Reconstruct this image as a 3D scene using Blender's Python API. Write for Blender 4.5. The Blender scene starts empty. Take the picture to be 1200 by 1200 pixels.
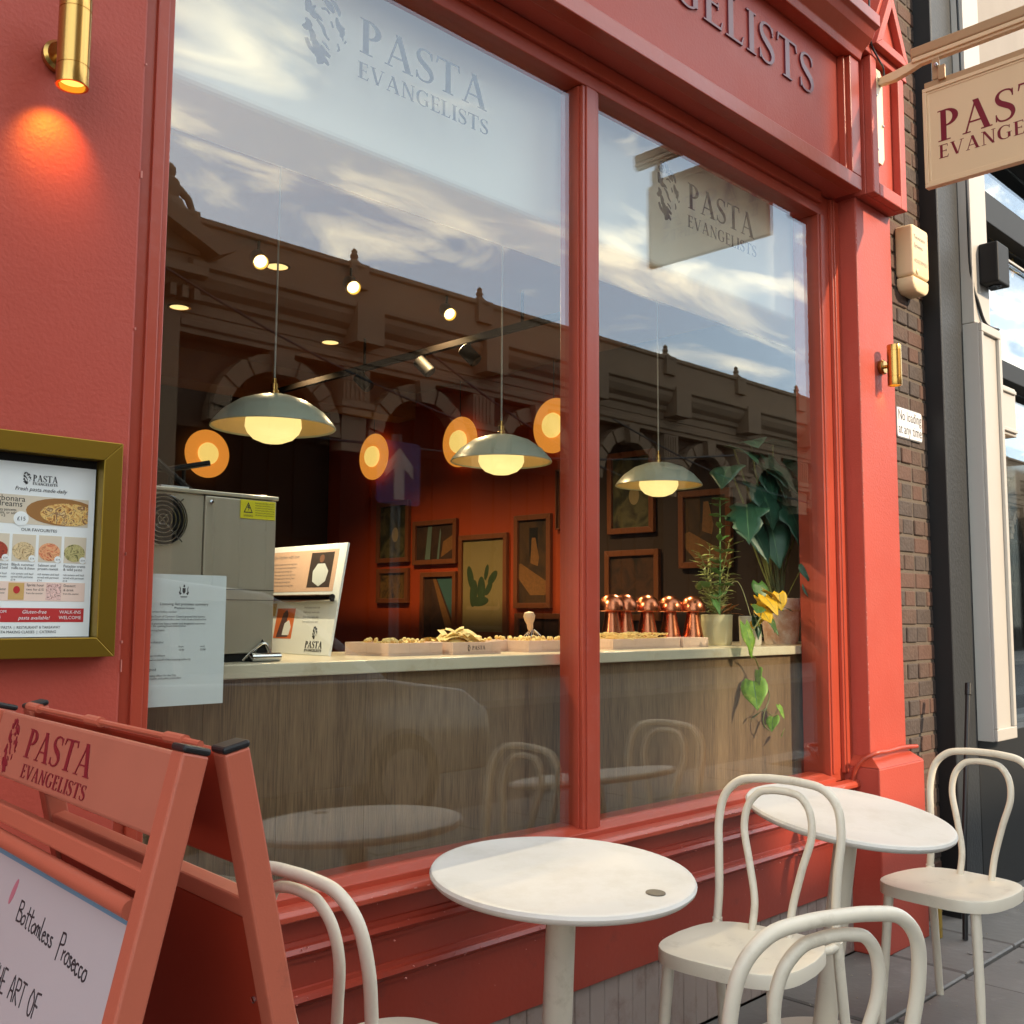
import bpy, bmesh, math, random
from mathutils import Vector, Matrix, noise
random.seed(7)
R = math.radians
scn = bpy.context.scene
COL = scn.collection

# ---------------------------------------------------------------- camera, sky, sun, exposure
def cam_axes(yaw, pitch, roll):
    cy, sy, cp, sp = math.cos(yaw), math.sin(yaw), math.cos(pitch), math.sin(pitch)
    fwd = Vector((sy*cp, cy*cp, sp)); right = Vector((cy, -sy, 0)); up = right.cross(fwd)
    cr, sr = math.cos(roll), math.sin(roll)
    return cr*right + sr*up, -sr*right + cr*up, fwd
cd = bpy.data.cameras.new('camera'); cam = bpy.data.objects.new('camera', cd); COL.objects.link(cam)
_r, _u, _f = cam_axes(R(45.0), R(5.62), R(0.33))
cam.matrix_world = Matrix(((_r.x, _u.x, -_f.x, 0.0), (_r.y, _u.y, -_f.y, -2.08), (_r.z, _u.z, -_f.z, 1.31), (0, 0, 0, 1)))
cd.sensor_width = 36.0; cd.lens = 36.0*1217/1200; cd.clip_start = 0.05; cd.clip_end = 2000
scn.camera = cam

SUN_AZ, SUN_EL = 19.0, 28.0          # azimuth from -y (street side) towards +x
SKY_STRENGTH, SUN_STRENGTH = 0.15, 2.0
world = bpy.data.worlds.new('World'); scn.world = world; world.use_nodes = True
wn, wl = world.node_tree.nodes, world.node_tree.links
wn.clear()
def W(t, **kw):
    n = wn.new(t)
    for k, v in kw.items(): setattr(n, k, v)
    return n
sky = W('ShaderNodeTexSky', sky_type='NISHITA'); sky.sun_disc = False
sky.sun_elevation = R(SUN_EL); sky.sun_rotation = R(180 - SUN_AZ)
sky.air_density = 1.0; sky.dust_density = 0.35; sky.ozone_density = 1.2
tc = W('ShaderNodeTexCoord'); sep = W('ShaderNodeSeparateXYZ'); wl.new(tc.outputs['Generated'], sep.inputs[0])
def wm(op, a, b=None):
    n = W('ShaderNodeMath', operation=op)
    for i, v in enumerate((a, b)):
        if v is None: continue
        if isinstance(v, (int, float)): n.inputs[i].default_value = v
        else: wl.new(v, n.inputs[i])
    return n.outputs[0]
zz = wm('ADD', wm('MAXIMUM', sep.outputs['Z'], 0.0), 0.10)
cmb = W('ShaderNodeCombineXYZ'); wl.new(wm('DIVIDE', sep.outputs['X'], zz), cmb.inputs[0]); wl.new(wm('DIVIDE', sep.outputs['Y'], zz), cmb.inputs[1])
mp = W('ShaderNodeMapping'); wl.new(cmb.outputs[0], mp.inputs[0]); mp.inputs['Rotation'].default_value = (0, 0, R(20)); mp.inputs['Scale'].default_value = (0.9, 2.0, 1)
mp.inputs['Location'].default_value = (3.2, 1.7, 0)
n1 = W('ShaderNodeTexNoise'); n1.inputs['Scale'].default_value = 1.9; n1.inputs['Detail'].default_value = 10; n1.inputs['Roughness'].default_value = 0.60; n1.inputs['Distortion'].default_value = 0.9
n2 = W('ShaderNodeTexNoise'); n2.inputs['Scale'].default_value = 1.5; n2.inputs['Detail'].default_value = 3
wl.new(mp.outputs[0], n1.inputs['Vector']); wl.new(cmb.outputs[0], n2.inputs['Vector'])
cr1 = W('ShaderNodeValToRGB'); cr1.color_ramp.elements[0].position = 0.51; cr1.color_ramp.elements[1].position = 0.66
cr2 = W('ShaderNodeValToRGB'); cr2.color_ramp.elements[0].position = 0.36; cr2.color_ramp.elements[1].position = 0.54
wl.new(n1.outputs[0], cr1.inputs[0]); wl.new(n2.outputs[0], cr2.inputs[0])
above = wm('MINIMUM', wm('MULTIPLY', wm('MAXIMUM', sep.outputs['Z'], 0.0), 12.0), 1.0)
cloud = wm('MULTIPLY', wm('MULTIPLY', wm('MULTIPLY', cr1.outputs[0], cr2.outputs[0]), 0.8), above)
veil = W('ShaderNodeMixRGB'); veil.inputs[0].default_value = 0.50; wl.new(sky.outputs[0], veil.inputs[1]); veil.inputs[2].default_value = (5.2, 5.9, 6.2, 1)     # thin high cloud over the whole sky
mix = W('ShaderNodeMixRGB'); wl.new(cloud, mix.inputs[0]); wl.new(veil.outputs[0], mix.inputs[1])
mix.inputs[2].default_value = (17.0, 15.2, 11.4, 1)
bg = W('ShaderNodeBackground'); bg.inputs[1].default_value = SKY_STRENGTH; wl.new(mix.outputs[0], bg.inputs[0])
wo = W('ShaderNodeOutputWorld'); wl.new(bg.outputs[0], wo.inputs[0])

sd = bpy.data.lights.new('sun', 'SUN'); sd.energy = SUN_STRENGTH; sd.angle = R(0.9); sd.color = (1.0, 0.80, 0.56)
sun = bpy.data.objects.new('sun', sd); COL.objects.link(sun)
_to = Vector((math.sin(R(SUN_AZ))*math.cos(R(SUN_EL)), -math.cos(R(SUN_AZ))*math.cos(R(SUN_EL)), math.sin(R(SUN_EL))))
sun.rotation_euler = (-_to).to_track_quat('-Z', 'Y').to_euler(); sun.location = (6, -14, 12)

scn.view_settings.view_transform = 'Standard'; scn.view_settings.look = 'None'
scn.view_settings.gamma = 1.0; scn.view_settings.use_curve_mapping = False
scn.view_settings.exposure = 1.55
scn.render.engine = 'CYCLES'
scn.cycles.max_bounces = 9; scn.cycles.transparent_max_bounces = 14; scn.cycles.sample_clamp_indirect = 6.0
scn.cycles.caustics_reflective = False

# ---------------------------------------------------------------- materials
def lin(c):
    return tuple(((v/255)/12.92 if v/255 <= 0.04045 else ((v/255+0.055)/1.055)**2.4) for v in c)
MATS = {}
def mat(name, col, rough=0.5, metal=0.0, var=0.12, vscale=6.0, bump=0.0, bscale=60.0, spec=0.5, coat=0.0, stretch=(1,1,1), rvar=0.0, dirt=None, dscale=3.0, dthr=(0.55, 0.75), emit=None, estr=0.0, lingiven=False):
    m = bpy.data.materials.new(name); m.use_nodes = True
    N, L = m.node_tree.nodes, m.node_tree.links
    b = N['Principled BSDF']
    c = col if lingiven else lin(col)
    b.inputs['Roughness'].default_value = rough; b.inputs['Metallic'].default_value = metal
    b.inputs['Specular IOR Level'].default_value = spec
    if coat: b.inputs['Coat Weight'].default_value = coat; b.inputs['Coat Roughness'].default_value = 0.15
    t = N.new('ShaderNodeTexCoord'); mpp = N.new('ShaderNodeMapping'); L.new(t.outputs['Object'], mpp.inputs[0]); mpp.inputs['Scale'].default_value = stretch
    nz = N.new('ShaderNodeTexNoise'); nz.inputs['Scale'].default_value = vscale; nz.inputs['Detail'].default_value = 6; L.new(mpp.outputs[0], nz.inputs['Vector'])
    mx = N.new('ShaderNodeMixRGB'); L.new(nz.outputs[0], mx.inputs[0])
    mx.inputs[1].default_value = tuple(max(0, v*(1-var)) for v in c) + (1,); mx.inputs[2].default_value = tuple(min(1, v*(1+var)) for v in c) + (1,)
    out = mx.outputs[0]
    if dirt is not None:
        nd = N.new('ShaderNodeTexNoise'); nd.inputs['Scale'].default_value = dscale; nd.inputs['Detail'].default_value = 8; nd.inputs['Roughness'].default_value = 0.7; L.new(t.outputs['Object'], nd.inputs['Vector'])
        rp = N.new('ShaderNodeValToRGB'); rp.color_ramp.elements[0].position, rp.color_ramp.elements[1].position = dthr; L.new(nd.outputs[0], rp.inputs[0])
        m2 = N.new('ShaderNodeMixRGB'); L.new(rp.outputs[0], m2.inputs[0]); L.new(out, m2.inputs[1]); m2.inputs[2].default_value = lin(dirt) + (1,); out = m2.outputs[0]
    L.new(out, b.inputs['Base Color'])
    if rvar:
        mr = N.new('ShaderNodeMapRange'); L.new(nz.outputs[0], mr.inputs[0]); mr.inputs[3].default_value = max(0.02, rough-rvar); mr.inputs[4].default_value = min(1, rough+rvar); L.new(mr.outputs[0], b.inputs['Roughness'])
    if bump:
        nb = N.new('ShaderNodeTexNoise'); nb.inputs['Scale'].default_value = bscale; nb.inputs['Detail'].default_value = 4; L.new(mpp.outputs[0], nb.inputs['Vector'])
        bp = N.new('ShaderNodeBump'); bp.inputs['Strength'].default_value = bump; bp.inputs['Distance'].default_value = 0.004; L.new(nb.outputs[0], bp.inputs['Height']); L.new(bp.outputs[0], b.inputs['Normal'])
    if emit: b.inputs['Emission Color'].default_value = tuple(emit) + (1,); b.inputs['Emission Strength'].default_value = estr
    MATS[name] = m
    return m

def glass_mat(name, f0=0.066, tint=(0.93, 0.95, 0.94)):
    m = bpy.data.materials.new(name); m.use_nodes = True
    N, L = m.node_tree.nodes, m.node_tree.links; N.clear()
    g = N.new('ShaderNodeNewGeometry'); d = N.new('ShaderNodeVectorMath'); d.operation = 'DOT_PRODUCT'
    L.new(g.outputs['Incoming'], d.inputs[0]); L.new(g.outputs['Normal'], d.inputs[1])
    def mm(op, a, b=None):
        n = N.new('ShaderNodeMath'); n.operation = op
        for i, v in enumerate((a, b)):
            if v is None: continue
            if isinstance(v, (int, float)): n.inputs[i].default_value = v
            else: L.new(v, n.inputs[i])
        return n.outputs[0]
    c = mm('ABSOLUTE', d.outputs['Value'])
    p = mm('POWER', mm('SUBTRACT', 1.0, c), 5.0)
    fac = mm('ADD', mm('MULTIPLY', p, 1-f0), f0)
    tr = N.new('ShaderNodeBsdfTransparent'); tr.inputs[0].default_value = tint + (1,)
    gl = N.new('ShaderNodeBsdfGlossy'); gl.inputs['Roughness'].default_value = 0.0; gl.inputs[0].default_value = (1, 1, 1, 1)
    mx = N.new('ShaderNodeMixShader'); L.new(fac, mx.inputs[0]); L.new(tr.outputs[0], mx.inputs[1]); L.new(gl.outputs[0], mx.inputs[2])
    o = N.new('ShaderNodeOutputMaterial'); L.new(mx.outputs[0], o.inputs[0])
    MATS[name] = m; return m

def emis(name, col, s, base=(200, 190, 160)):
    return mat(name, base, rough=0.4, emit=col, estr=s, var=0.02)

RED = mat('red_render_paint', (174, 71, 56), rough=0.5, var=0.09, vscale=2.5, bump=0.28, bscale=120, rvar=0.10, dirt=(182, 86, 72), dscale=2.2, dthr=(0.5, 0.95), spec=0.4)
REDS = mat('red_gloss_paint', (168, 67, 47), rough=0.34, var=0.10, vscale=5, bump=0.16, bscale=40, rvar=0.10, dirt=(176, 92, 80), dscale=9, dthr=(0.58, 0.9))
REDW = mat('worn_red_gloss_paint', (156, 58, 42), rough=0.33, var=0.10, vscale=5, bump=0.15, bscale=50, dirt=(110, 52, 44), dscale=9, dthr=(0.6, 0.85))
LETTERSHADE = mat('letter_shade_red', (112, 46, 56), rough=0.3, var=0.05)  # darker copy of the fascia red; shade of incised letters painted in
CHIP = mat('chipped_paint', (205, 130, 118), rough=0.7)
TERRACOTTA_PAINT = mat('terracotta_powder_coat', (178, 92, 70), rough=0.45, var=0.08, vscale=9, bump=0.06, bscale=300, dirt=(140, 76, 62), dscale=14, dthr=(0.62, 0.85))
BOARDPAINT = mat('header_paint', (172, 100, 80), rough=0.45, var=0.10, vscale=14, dirt=(128, 74, 60), dscale=22, dthr=(0.64, 0.82))
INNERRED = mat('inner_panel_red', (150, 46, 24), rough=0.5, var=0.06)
BLACKP = mat('black_plastic', (24, 24, 26), rough=0.45)
BLACKM = mat('black_metal', (18, 18, 19), rough=0.6, var=0.2, spec=0.3)
CREAM = mat('cream_powder_coat', (212, 202, 184), rough=0.42, var=0.05, vscale=8, bump=0.05, bscale=200, dirt=(160, 146, 124), dscale=11, dthr=(0.56, 0.92))
TOPCREAM = mat('worn_cream_table_top', (210, 205, 198), rough=0.5, var=0.06, vscale=10, dirt=(188, 181, 169), dscale=5, dthr=(0.48, 0.8), bump=0.05, bscale=120)
BRASS = mat('brushed_brass', (190, 150, 84), rough=0.24, metal=1.0, var=0.12, vscale=40, stretch=(1, 1, 0.05))
GOLD = mat('gold_anodised', (150, 122, 44), rough=0.36, metal=0.85, var=0.06, vscale=4)
PAPER = mat('white_paper', (226, 230, 228), rough=0.6, var=0.02)
POSTER = mat('poster_sheet', (176, 166, 168), rough=0.55, var=0.03)
INK = mat('black_ink', (38, 36, 40), rough=0.6)
GREYINK = mat('grey_ink', (112, 112, 114), rough=0.6)
VINYL = mat('dark_vinyl', (52, 46, 48), rough=0.5)
MAROON = mat('maroon_paint', (118, 16, 34), rough=0.4)
STEEL = mat('brushed_steel', (208, 200, 180), rough=0.33, metal=0.7, var=0.10, vscale=30, stretch=(1, 1, 0.04), bump=0.04, bscale=200)
CHROME = mat('chrome', (205, 205, 205), rough=0.12, metal=1.0)
STONE = mat('counter_stone', (218, 206, 178), rough=0.28, var=0.06, vscale=9, dirt=(200, 180, 146), dscale=7)
COPPER = mat('polished_copper', (206, 124, 88), rough=0.24, metal=1.0, var=0.05)
TRAYWOOD = mat('pale_tray_wood', (216, 186, 166), rough=0.6, var=0.12, vscale=20, stretch=(1, 6, 6))
FRAMEWOOD = mat('frame_wood', (112, 62, 32), rough=0.5, var=0.2, vscale=12, stretch=(6, 6, 1))
PASTA = mat('fresh_pasta', (232, 205, 132), rough=0.6, var=0.08, vscale=20)
PENDANT = mat('grey_green_enamel', (162, 168, 150), rough=0.32, var=0.05)
PENDANT_IN = mat('cream_enamel', (214, 190, 140), rough=0.4)
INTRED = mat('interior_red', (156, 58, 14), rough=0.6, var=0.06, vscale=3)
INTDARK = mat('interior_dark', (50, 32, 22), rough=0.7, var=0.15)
CEIL = mat('interior_ceiling', (146, 98, 58), rough=0.7, var=0.05)
FLOORM = mat('interior_floor', (70, 48, 36), rough=0.4, var=0.2)
BULK = mat('bulkhead_paint', (238, 231, 216), rough=0.6, var=0.02)
GLOBE = emis('lit_opal_glass', (1.0, 0.72, 0.26), 0.46)
DISCGLOW = emis('lit_amber_disc', (1.0, 0.34, 0.045), 0.27, base=(220, 120, 50))
DISCCORE = emis('lit_disc_core', (1.0, 0.66, 0.17), 0.38)
SPOTGLOW = emis('lit_spot', (1.0, 0.72, 0.28), 2.2)
DOWNGLOW = emis('lit_downlight', (1.0, 0.68, 0.26), 0.6)
BULBGLOW = emis('lit_bulb', (1.0, 0.60, 0.10), 0.7)
GLASS = glass_mat('window_glass')
GLASS2 = glass_mat('neighbour_glass', f0=0.09)
GLASSD = mat('dark_glass', (12, 14, 16), rough=0.05, spec=0.8)
PIPEB = mat('black_gloss_paint', (13, 13, 14), rough=0.55, var=0.2)
PIERG = mat('dark_grey_render', (40, 42, 44), rough=0.55, var=0.18, vscale=30, bump=0.5, bscale=60)
WHITEP = mat('off_white_timber', (180, 174, 166), rough=0.5, var=0.04, vscale=4, dirt=(150, 140, 130), dscale=8, dthr=(0.7, 0.95))
BEIGESIGN = mat('beige_sign_paint', (224, 190, 150), rough=0.42, var=0.03)
BEIGEDARK = mat('bronze_beige_metal', (182, 146, 108), rough=0.35, metal=0.2, var=0.05)
ALARM = mat('aged_alarm_plastic', (226, 200, 158), rough=0.5, var=0.05)
ALARMW = mat('alarm_face', (222, 214, 196), rough=0.5, var=0.03)
SIGNWHITE = mat('sign_white', (228, 226, 226), rough=0.4, var=0.02)
YELLOWP = mat('yellow_paint', (150, 122, 40), rough=0.5, var=0.2, dirt=(60, 50, 40), dscale=20)
LABELY = mat('warning_yellow', (232, 218, 30), rough=0.5)
LEAFD = mat('dark_leaf', (44, 84, 64), rough=0.42, var=0.25, vscale=14)
LEAFM = mat('mid_leaf', (70, 108, 48), rough=0.45, var=0.4, vscale=14)
LEAFB = mat('bright_leaf', (116, 156, 40), rough=0.5, var=0.4, vscale=30, dirt=(170, 186, 70), dscale=26, dthr=(0.55, 0.7))
LEAFY = mat('yellow_leaf', (226, 178, 36), rough=0.5, var=0.15)
VEIN = mat('leaf_vein', (82, 118, 84), rough=0.5)
STEMG = mat('plant_stem', (112, 116, 62), rough=0.5)
POTCREAM = mat('glazed_cream_pot', (206, 196, 160), rough=0.2, var=0.04)
POTWHITE = mat('white_ceramic', (214, 208, 196), rough=0.25)
POTTERRA = mat('weathered_terracotta', (206, 164, 140), rough=0.85, var=0.25, vscale=9, dirt=(232, 226, 218), dscale=9, dthr=(0.40, 0.62))
SOIL = mat('soil', (40, 28, 20), rough=0.95)
MORTAR = mat('mortar', (98, 86, 74), rough=0.9, bump=0.6, bscale=120)
SLAB = mat('slate_paving', (106, 102, 98), rough=0.6, var=0.28, vscale=4, bump=0.6, bscale=28, dirt=(126, 122, 118), dscale=7, dthr=(0.54, 0.78), rvar=0.1)
JOINT = mat('paving_joint', (44, 42, 40), rough=0.95, bump=0.5)
ASPHALT = mat('asphalt', (62, 62, 64), rough=0.85, var=0.2, vscale=60, bump=0.5, bscale=200)
KERB = mat('granite_kerb', (120, 118, 114), rough=0.75, var=0.2, vscale=60)
MARKET = mat('market_stone', (146, 120, 94), rough=0.85, var=0.22, vscale=1.2, bump=0.4, bscale=12)
MARKETD = mat('market_brick', (96, 74, 57), rough=0.9, var=0.2, vscale=2)
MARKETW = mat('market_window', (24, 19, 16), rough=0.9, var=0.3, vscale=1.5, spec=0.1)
ROOFM = mat('slate_roof', (60, 62, 60), rough=0.8, var=0.2)
WOODF = None
BRICKS = [mat('brick_brown', (84, 64, 54), rough=0.85, var=0.4, vscale=26, bump=1.0, bscale=60),
          mat('brick_red', (92, 66, 55), rough=0.85, var=0.22, vscale=22, bump=0.7, bscale=70),
          mat('brick_dark', (72, 60, 54), rough=0.8, var=0.4, vscale=26, bump=1.0, bscale=60)]

def veneer(name, tilt):
    m = bpy.data.materials.new(name); m.use_nodes = True
    N, L = m.node_tree.nodes, m.node_tree.links; b = N['Principled BSDF']; b.inputs['Roughness'].default_value = 0.5
    t = N.new('ShaderNodeTexCoord'); mp = N.new('ShaderNodeMapping'); L.new(t.outputs['Object'], mp.inputs[0]); mp.inputs['Rotation'].default_value = (0, R(tilt), 0); mp.inputs['Scale'].default_value = (1, 1, 0.035)
    a = N.new('ShaderNodeTexNoise'); a.inputs['Scale'].default_value = 330; a.inputs['Detail'].default_value = 5; L.new(mp.outputs[0], a.inputs['Vector'])
    c = N.new('ShaderNodeTexNoise'); c.inputs['Scale'].default_value = 16; c.inputs['Detail'].default_value = 4; c.inputs['Distortion'].default_value = 0.8; L.new(mp.outputs[0], c.inputs['Vector'])
    ad = N.new('ShaderNodeMath'); ad.operation = 'MULTIPLY_ADD'; L.new(a.outputs[0], ad.inputs[0]); ad.inputs[1].default_value = 0.6
    mu = N.new('ShaderNodeMath'); mu.operation = 'MULTIPLY'; L.new(c.outputs[0], mu.inputs[0]); mu.inputs[1].default_value = 0.4; L.new(mu.outputs[0], ad.inputs[2])
    rp = N.new('ShaderNodeValToRGB'); L.new(ad.outputs[0], rp.inputs[0])
    rp.color_ramp.elements[0].position = 0.34; rp.color_ramp.elements[0].color = lin((84, 62, 42)) + (1,)
    rp.color_ramp.elements[1].position = 0.66; rp.color_ramp.elements[1].color = lin((146, 118, 86)) + (1,)
    L.new(rp.outputs[0], b.inputs['Base Color'])
    MATS[name] = m; return m
VENEER = veneer('oak_veneer', 0); VENEER_A = veneer('oak_veneer_leaning', 7); VENEER_B = veneer('oak_veneer_leaning_back', -7)

def food(name, cols, scale=60, dist=2.5):
    m = bpy.data.materials.new(name); m.use_nodes = True
    N, L = m.node_tree.nodes, m.node_tree.links; b = N['Principled BSDF']; b.inputs['Roughness'].default_value = 0.6
    t = N.new('ShaderNodeTexCoord'); v = N.new('ShaderNodeTexNoise'); v.inputs['Scale'].default_value = scale; v.inputs['Detail'].default_value = 5; v.inputs['Distortion'].default_value = dist
    L.new(t.outputs['Object'], v.inputs['Vector']); rp = N.new('ShaderNodeValToRGB'); L.new(v.outputs[0], rp.inputs[0])
    e = rp.color_ramp.elements; e[0].position = 0.3; e[1].position = 0.7
    e[0].color = lin(cols[0]) + (1,); e[1].color = lin(cols[-1]) + (1,)
    for i, c in enumerate(cols[1:-1]):
        k = e.new(0.3 + 0.4*(i+1)/(len(cols)-1)); k.color = lin(c) + (1,)
    L.new(rp.outputs[0], b.inputs['Base Color']); MATS[name] = m; return m
# ---------------------------------------------------------------- mesh helpers
def spline(pts, n=8, closed=False):
    P = [Vector(p) for p in pts]; out = []
    m = len(P)
    for i in range(m if closed else m-1):
        if closed: a, b, c, d = P[(i-1) % m], P[i], P[(i+1) % m], P[(i+2) % m]
        else: a, b, c, d = P[max(i-1, 0)], P[i], P[i+1], P[min(i+2, m-1)]
        for k in range(n):
            t = k/n
            out.append(0.5*((2*b) + (-a+c)*t + (2*a-5*b+4*c-d)*t*t + (-a+3*b-3*c+d)*t*t*t))
    if not closed: out.append(P[-1].copy())
    return out

class MB:
    def __init__(s): s.v = []; s.f = []
    def add(s, vs, fs):
        o = len(s.v); s.v += [tuple(v) for v in vs]; s.f += [tuple(i+o for i in f) for f in fs]; return s
    def box(s, x0, x1, y0, y1, z0, z1):
        return s.add([(x0,y0,z0),(x1,y0,z0),(x1,y1,z0),(x0,y1,z0),(x0,y0,z1),(x1,y0,z1),(x1,y1,z1),(x0,y1,z1)],
                     [(0,3,2,1),(4,5,6,7),(0,1,5,4),(1,2,6,5),(2,3,7,6),(3,0,4,7)])
    def obox(s, o, ux, uy, uz):
        o, ux, uy, uz = map(Vector, (o, ux, uy, uz))
        vs = [o, o+ux, o+ux+uy, o+uy, o+uz, o+ux+uz, o+ux+uy+uz, o+uy+uz]
        fs = [(0,3,2,1),(4,5,6,7),(0,1,5,4),(1,2,6,5),(2,3,7,6),(3,0,4,7)]
        if ux.cross(uy).dot(uz) < 0: fs = [tuple(reversed(f)) for f in fs]
        return s.add(vs, fs)
    def prism(s, poly, frame, depth):
        """poly [(a,b)] in the plane frame=(o,ua,ub,un); extruded by depth along un."""
        o, ua, ub, un = [Vector(q) for q in frame]
        n = len(poly)
        area = sum(poly[i][0]*poly[(i+1) % n][1]-poly[(i+1) % n][0]*poly[i][1] for i in range(n))
        if area < 0: poly = list(reversed(poly))
        lo = [o+ua*a+ub*b for a, b in poly]; hi = [p+un*depth for p in lo]
        flip = ua.cross(ub).dot(un) < 0
        fs = [tuple(range(n, 2*n)), tuple(reversed(range(n)))] + [(i, (i+1) % n, n+(i+1) % n, n+i) for i in range(n)]
        if flip: fs = [tuple(reversed(f)) for f in fs]
        return s.add(lo+hi, fs)
    def tube(s, pts, r, n=10, closed=False, caps=True):
        P = [Vector(p) for p in pts]; m = len(P)
        rad = r if isinstance(r, (list, tuple)) else [r]*m
        T = []
        for i in range(m):
            a = P[i-1] if (i > 0 or closed) else P[i]; b = P[(i+1) % m] if (i < m-1 or closed) else P[i]
            t = (b-a); T.append(t.normalized() if t.length > 1e-9 else Vector((0, 0, 1)))
        ref = Vector((0, 0, 1)) if abs(T[0].z) < 0.9 else Vector((1, 0, 0))
        nrm = (ref - T[0]*ref.dot(T[0])).normalized()
        vs = []
        for i in range(m):
            nrm = (nrm - T[i]*nrm.dot(T[i])); nrm.normalize(); bn = T[i].cross(nrm)
            for k in range(n):
                a = 2*math.pi*k/n; vs.append(P[i]+(nrm*math.cos(a)+bn*math.sin(a))*rad[i])
        fs = []
        for i in range(m if closed else m-1):
            j = (i+1) % m
            for k in range(n): fs.append((i*n+k, i*n+(k+1) % n, j*n+(k+1) % n, j*n+k))
        if caps and not closed: fs += [tuple(reversed(range(n))), tuple((m-1)*n+k for k in range(n))]
        return s.add(vs, fs)
    def lathe(s, prof, c=(0,0,0), n=32, axis=(0,0,1), closed=False, arc=None):
        c = Vector(c); az = Vector(axis).normalized()
        ax = Vector((1,0,0)) if abs(az.x) < 0.9 else Vector((0,1,0)); ax = (ax-az*ax.dot(az)).normalized(); ay = az.cross(ax)
        vs, fs = [], []; m = len(prof)
        for (r, z) in prof:
            for k in range(n):
                a = 2*math.pi*k/n; vs.append(c+az*z+(ax*math.cos(a)+ay*math.sin(a))*max(r, 1e-5))
        for i in range(m if closed else m-1):
            j = (i+1) % m
            for k in range(n): fs.append((i*n+k, i*n+(k+1) % n, j*n+(k+1) % n, j*n+k))
        if not closed:
            if prof[0][0] > 1e-4: fs.append(tuple(reversed(range(n))))
            if prof[-1][0] > 1e-4: fs.append(tuple((m-1)*n+k for k in range(n)))
        return s.add(vs, fs)
    def mesh(s, name, mats, bevel=0.0, smooth=False, seg=2, weld=False):
        me = bpy.data.meshes.new(name); me.from_pydata(s.v, [], s.f); me.validate()
        bm = bmesh.new(); bm.from_mesh(me)
        if weld: bmesh.ops.remove_doubles(bm, verts=bm.verts, dist=2e-5)
        bmesh.ops.recalc_face_normals(bm, faces=bm.faces)
        if bevel:
            es = [e for e in bm.edges if len(e.link_faces) == 2 and e.calc_face_angle(0) > 0.5]
            bmesh.ops.bevel(bm, geom=es, offset=bevel, segments=seg, affect='EDGES', profile=0.5, clamp_overlap=True)
        bm.to_mesh(me); bm.free()
        if smooth:
            me.polygons.foreach_set('use_smooth', [True]*len(me.polygons))
            try: me.set_sharp_from_angle(angle=R(38))
            except Exception: pass
        for m in (mats if isinstance(mats, (list, tuple)) else [mats]): me.materials.append(m)
        return me
    def build(s, name, m, parent=None, bevel=0.0, smooth=False, seg=2, world=False, weld=False):
        if world and parent is not None:
            o = origin(parent); s.v = [(x-o.x, y-o.y, z-o.z) for x, y, z in s.v]
        ob = bpy.data.objects.new(name, s.mesh(name, m, bevel, smooth, seg, weld)); COL.objects.link(ob)
        if parent is not None: ob.parent = parent
        return ob
def origin(o):
    v = Vector((0, 0, 0))
    while o is not None: v += o.location; o = o.parent
    return v
def tag(o, label=None, cat=None, group=None, kind=None):
    if label: o['label'] = label
    if cat: o['category'] = cat
    if group: o['group'] = group
    if kind: o['kind'] = kind
    return o
def thing(name, label, cat, loc=(0,0,0), rz=0.0, group=None):
    o = bpy.data.objects.new(name, None); COL.objects.link(o); o.location = loc; o.rotation_euler = (0,0,rz); o.empty_display_size = 0.1
    return tag(o, label, cat, group)
def copy_tree(o, parent=None):
    c = o.copy(); COL.objects.link(c)
    if parent is not None: c.parent = parent
    for ch in [q for q in o.children]: copy_tree(ch, c)
    return c
def struct(name, mb, m, **kw): return tag(mb.build(name, m, **kw), kind='structure')

# ---------------------------------------------------------------- lettering: a stressed roman alphabet made of strips
def strip(pts, w):
    """ribbon polygons along 2-D points with per-point width"""
    P = [Vector((p[0], p[1])) for p in pts]; n = len(P)
    W_ = w if isinstance(w, (list, tuple)) else [w]*n
    L, Rr = [], []
    for i in range(n):
        t = (P[min(i+1, n-1)]-P[max(i-1, 0)]).normalized(); q = Vector((-t.y, t.x))*W_[i]*0.5
        L.append(P[i]+q); Rr.append(P[i]-q)
    return [[tuple(L[i]), tuple(L[i+1]), tuple(Rr[i+1]), tuple(Rr[i])] for i in range(n-1)]
def curve2(pts, ws, n=6):
    c = spline([(p[0], p[1], ww) for p, ww in zip(pts, ws)], n)
    return strip([(q.x, q.y) for q in c], [max(q.z, 0.004) for q in c])
def rect(x0, y0, x1, y1): return [[(x0,y0),(x1,y0),(x1,y1),(x0,y1)]]
def diag(x0, y0, x1, y1, w): return [[(x0-w/2,y0),(x0+w/2,y0),(x1+w/2,y1),(x1-w/2,y1)]]
TK, TN, SF = 0.155, 0.05, 0.035
def serif(x0, x1, y): return rect(x0, y, x1, y+SF) if y < 0.5 else rect(x0, y-SF, x1, y)
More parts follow.
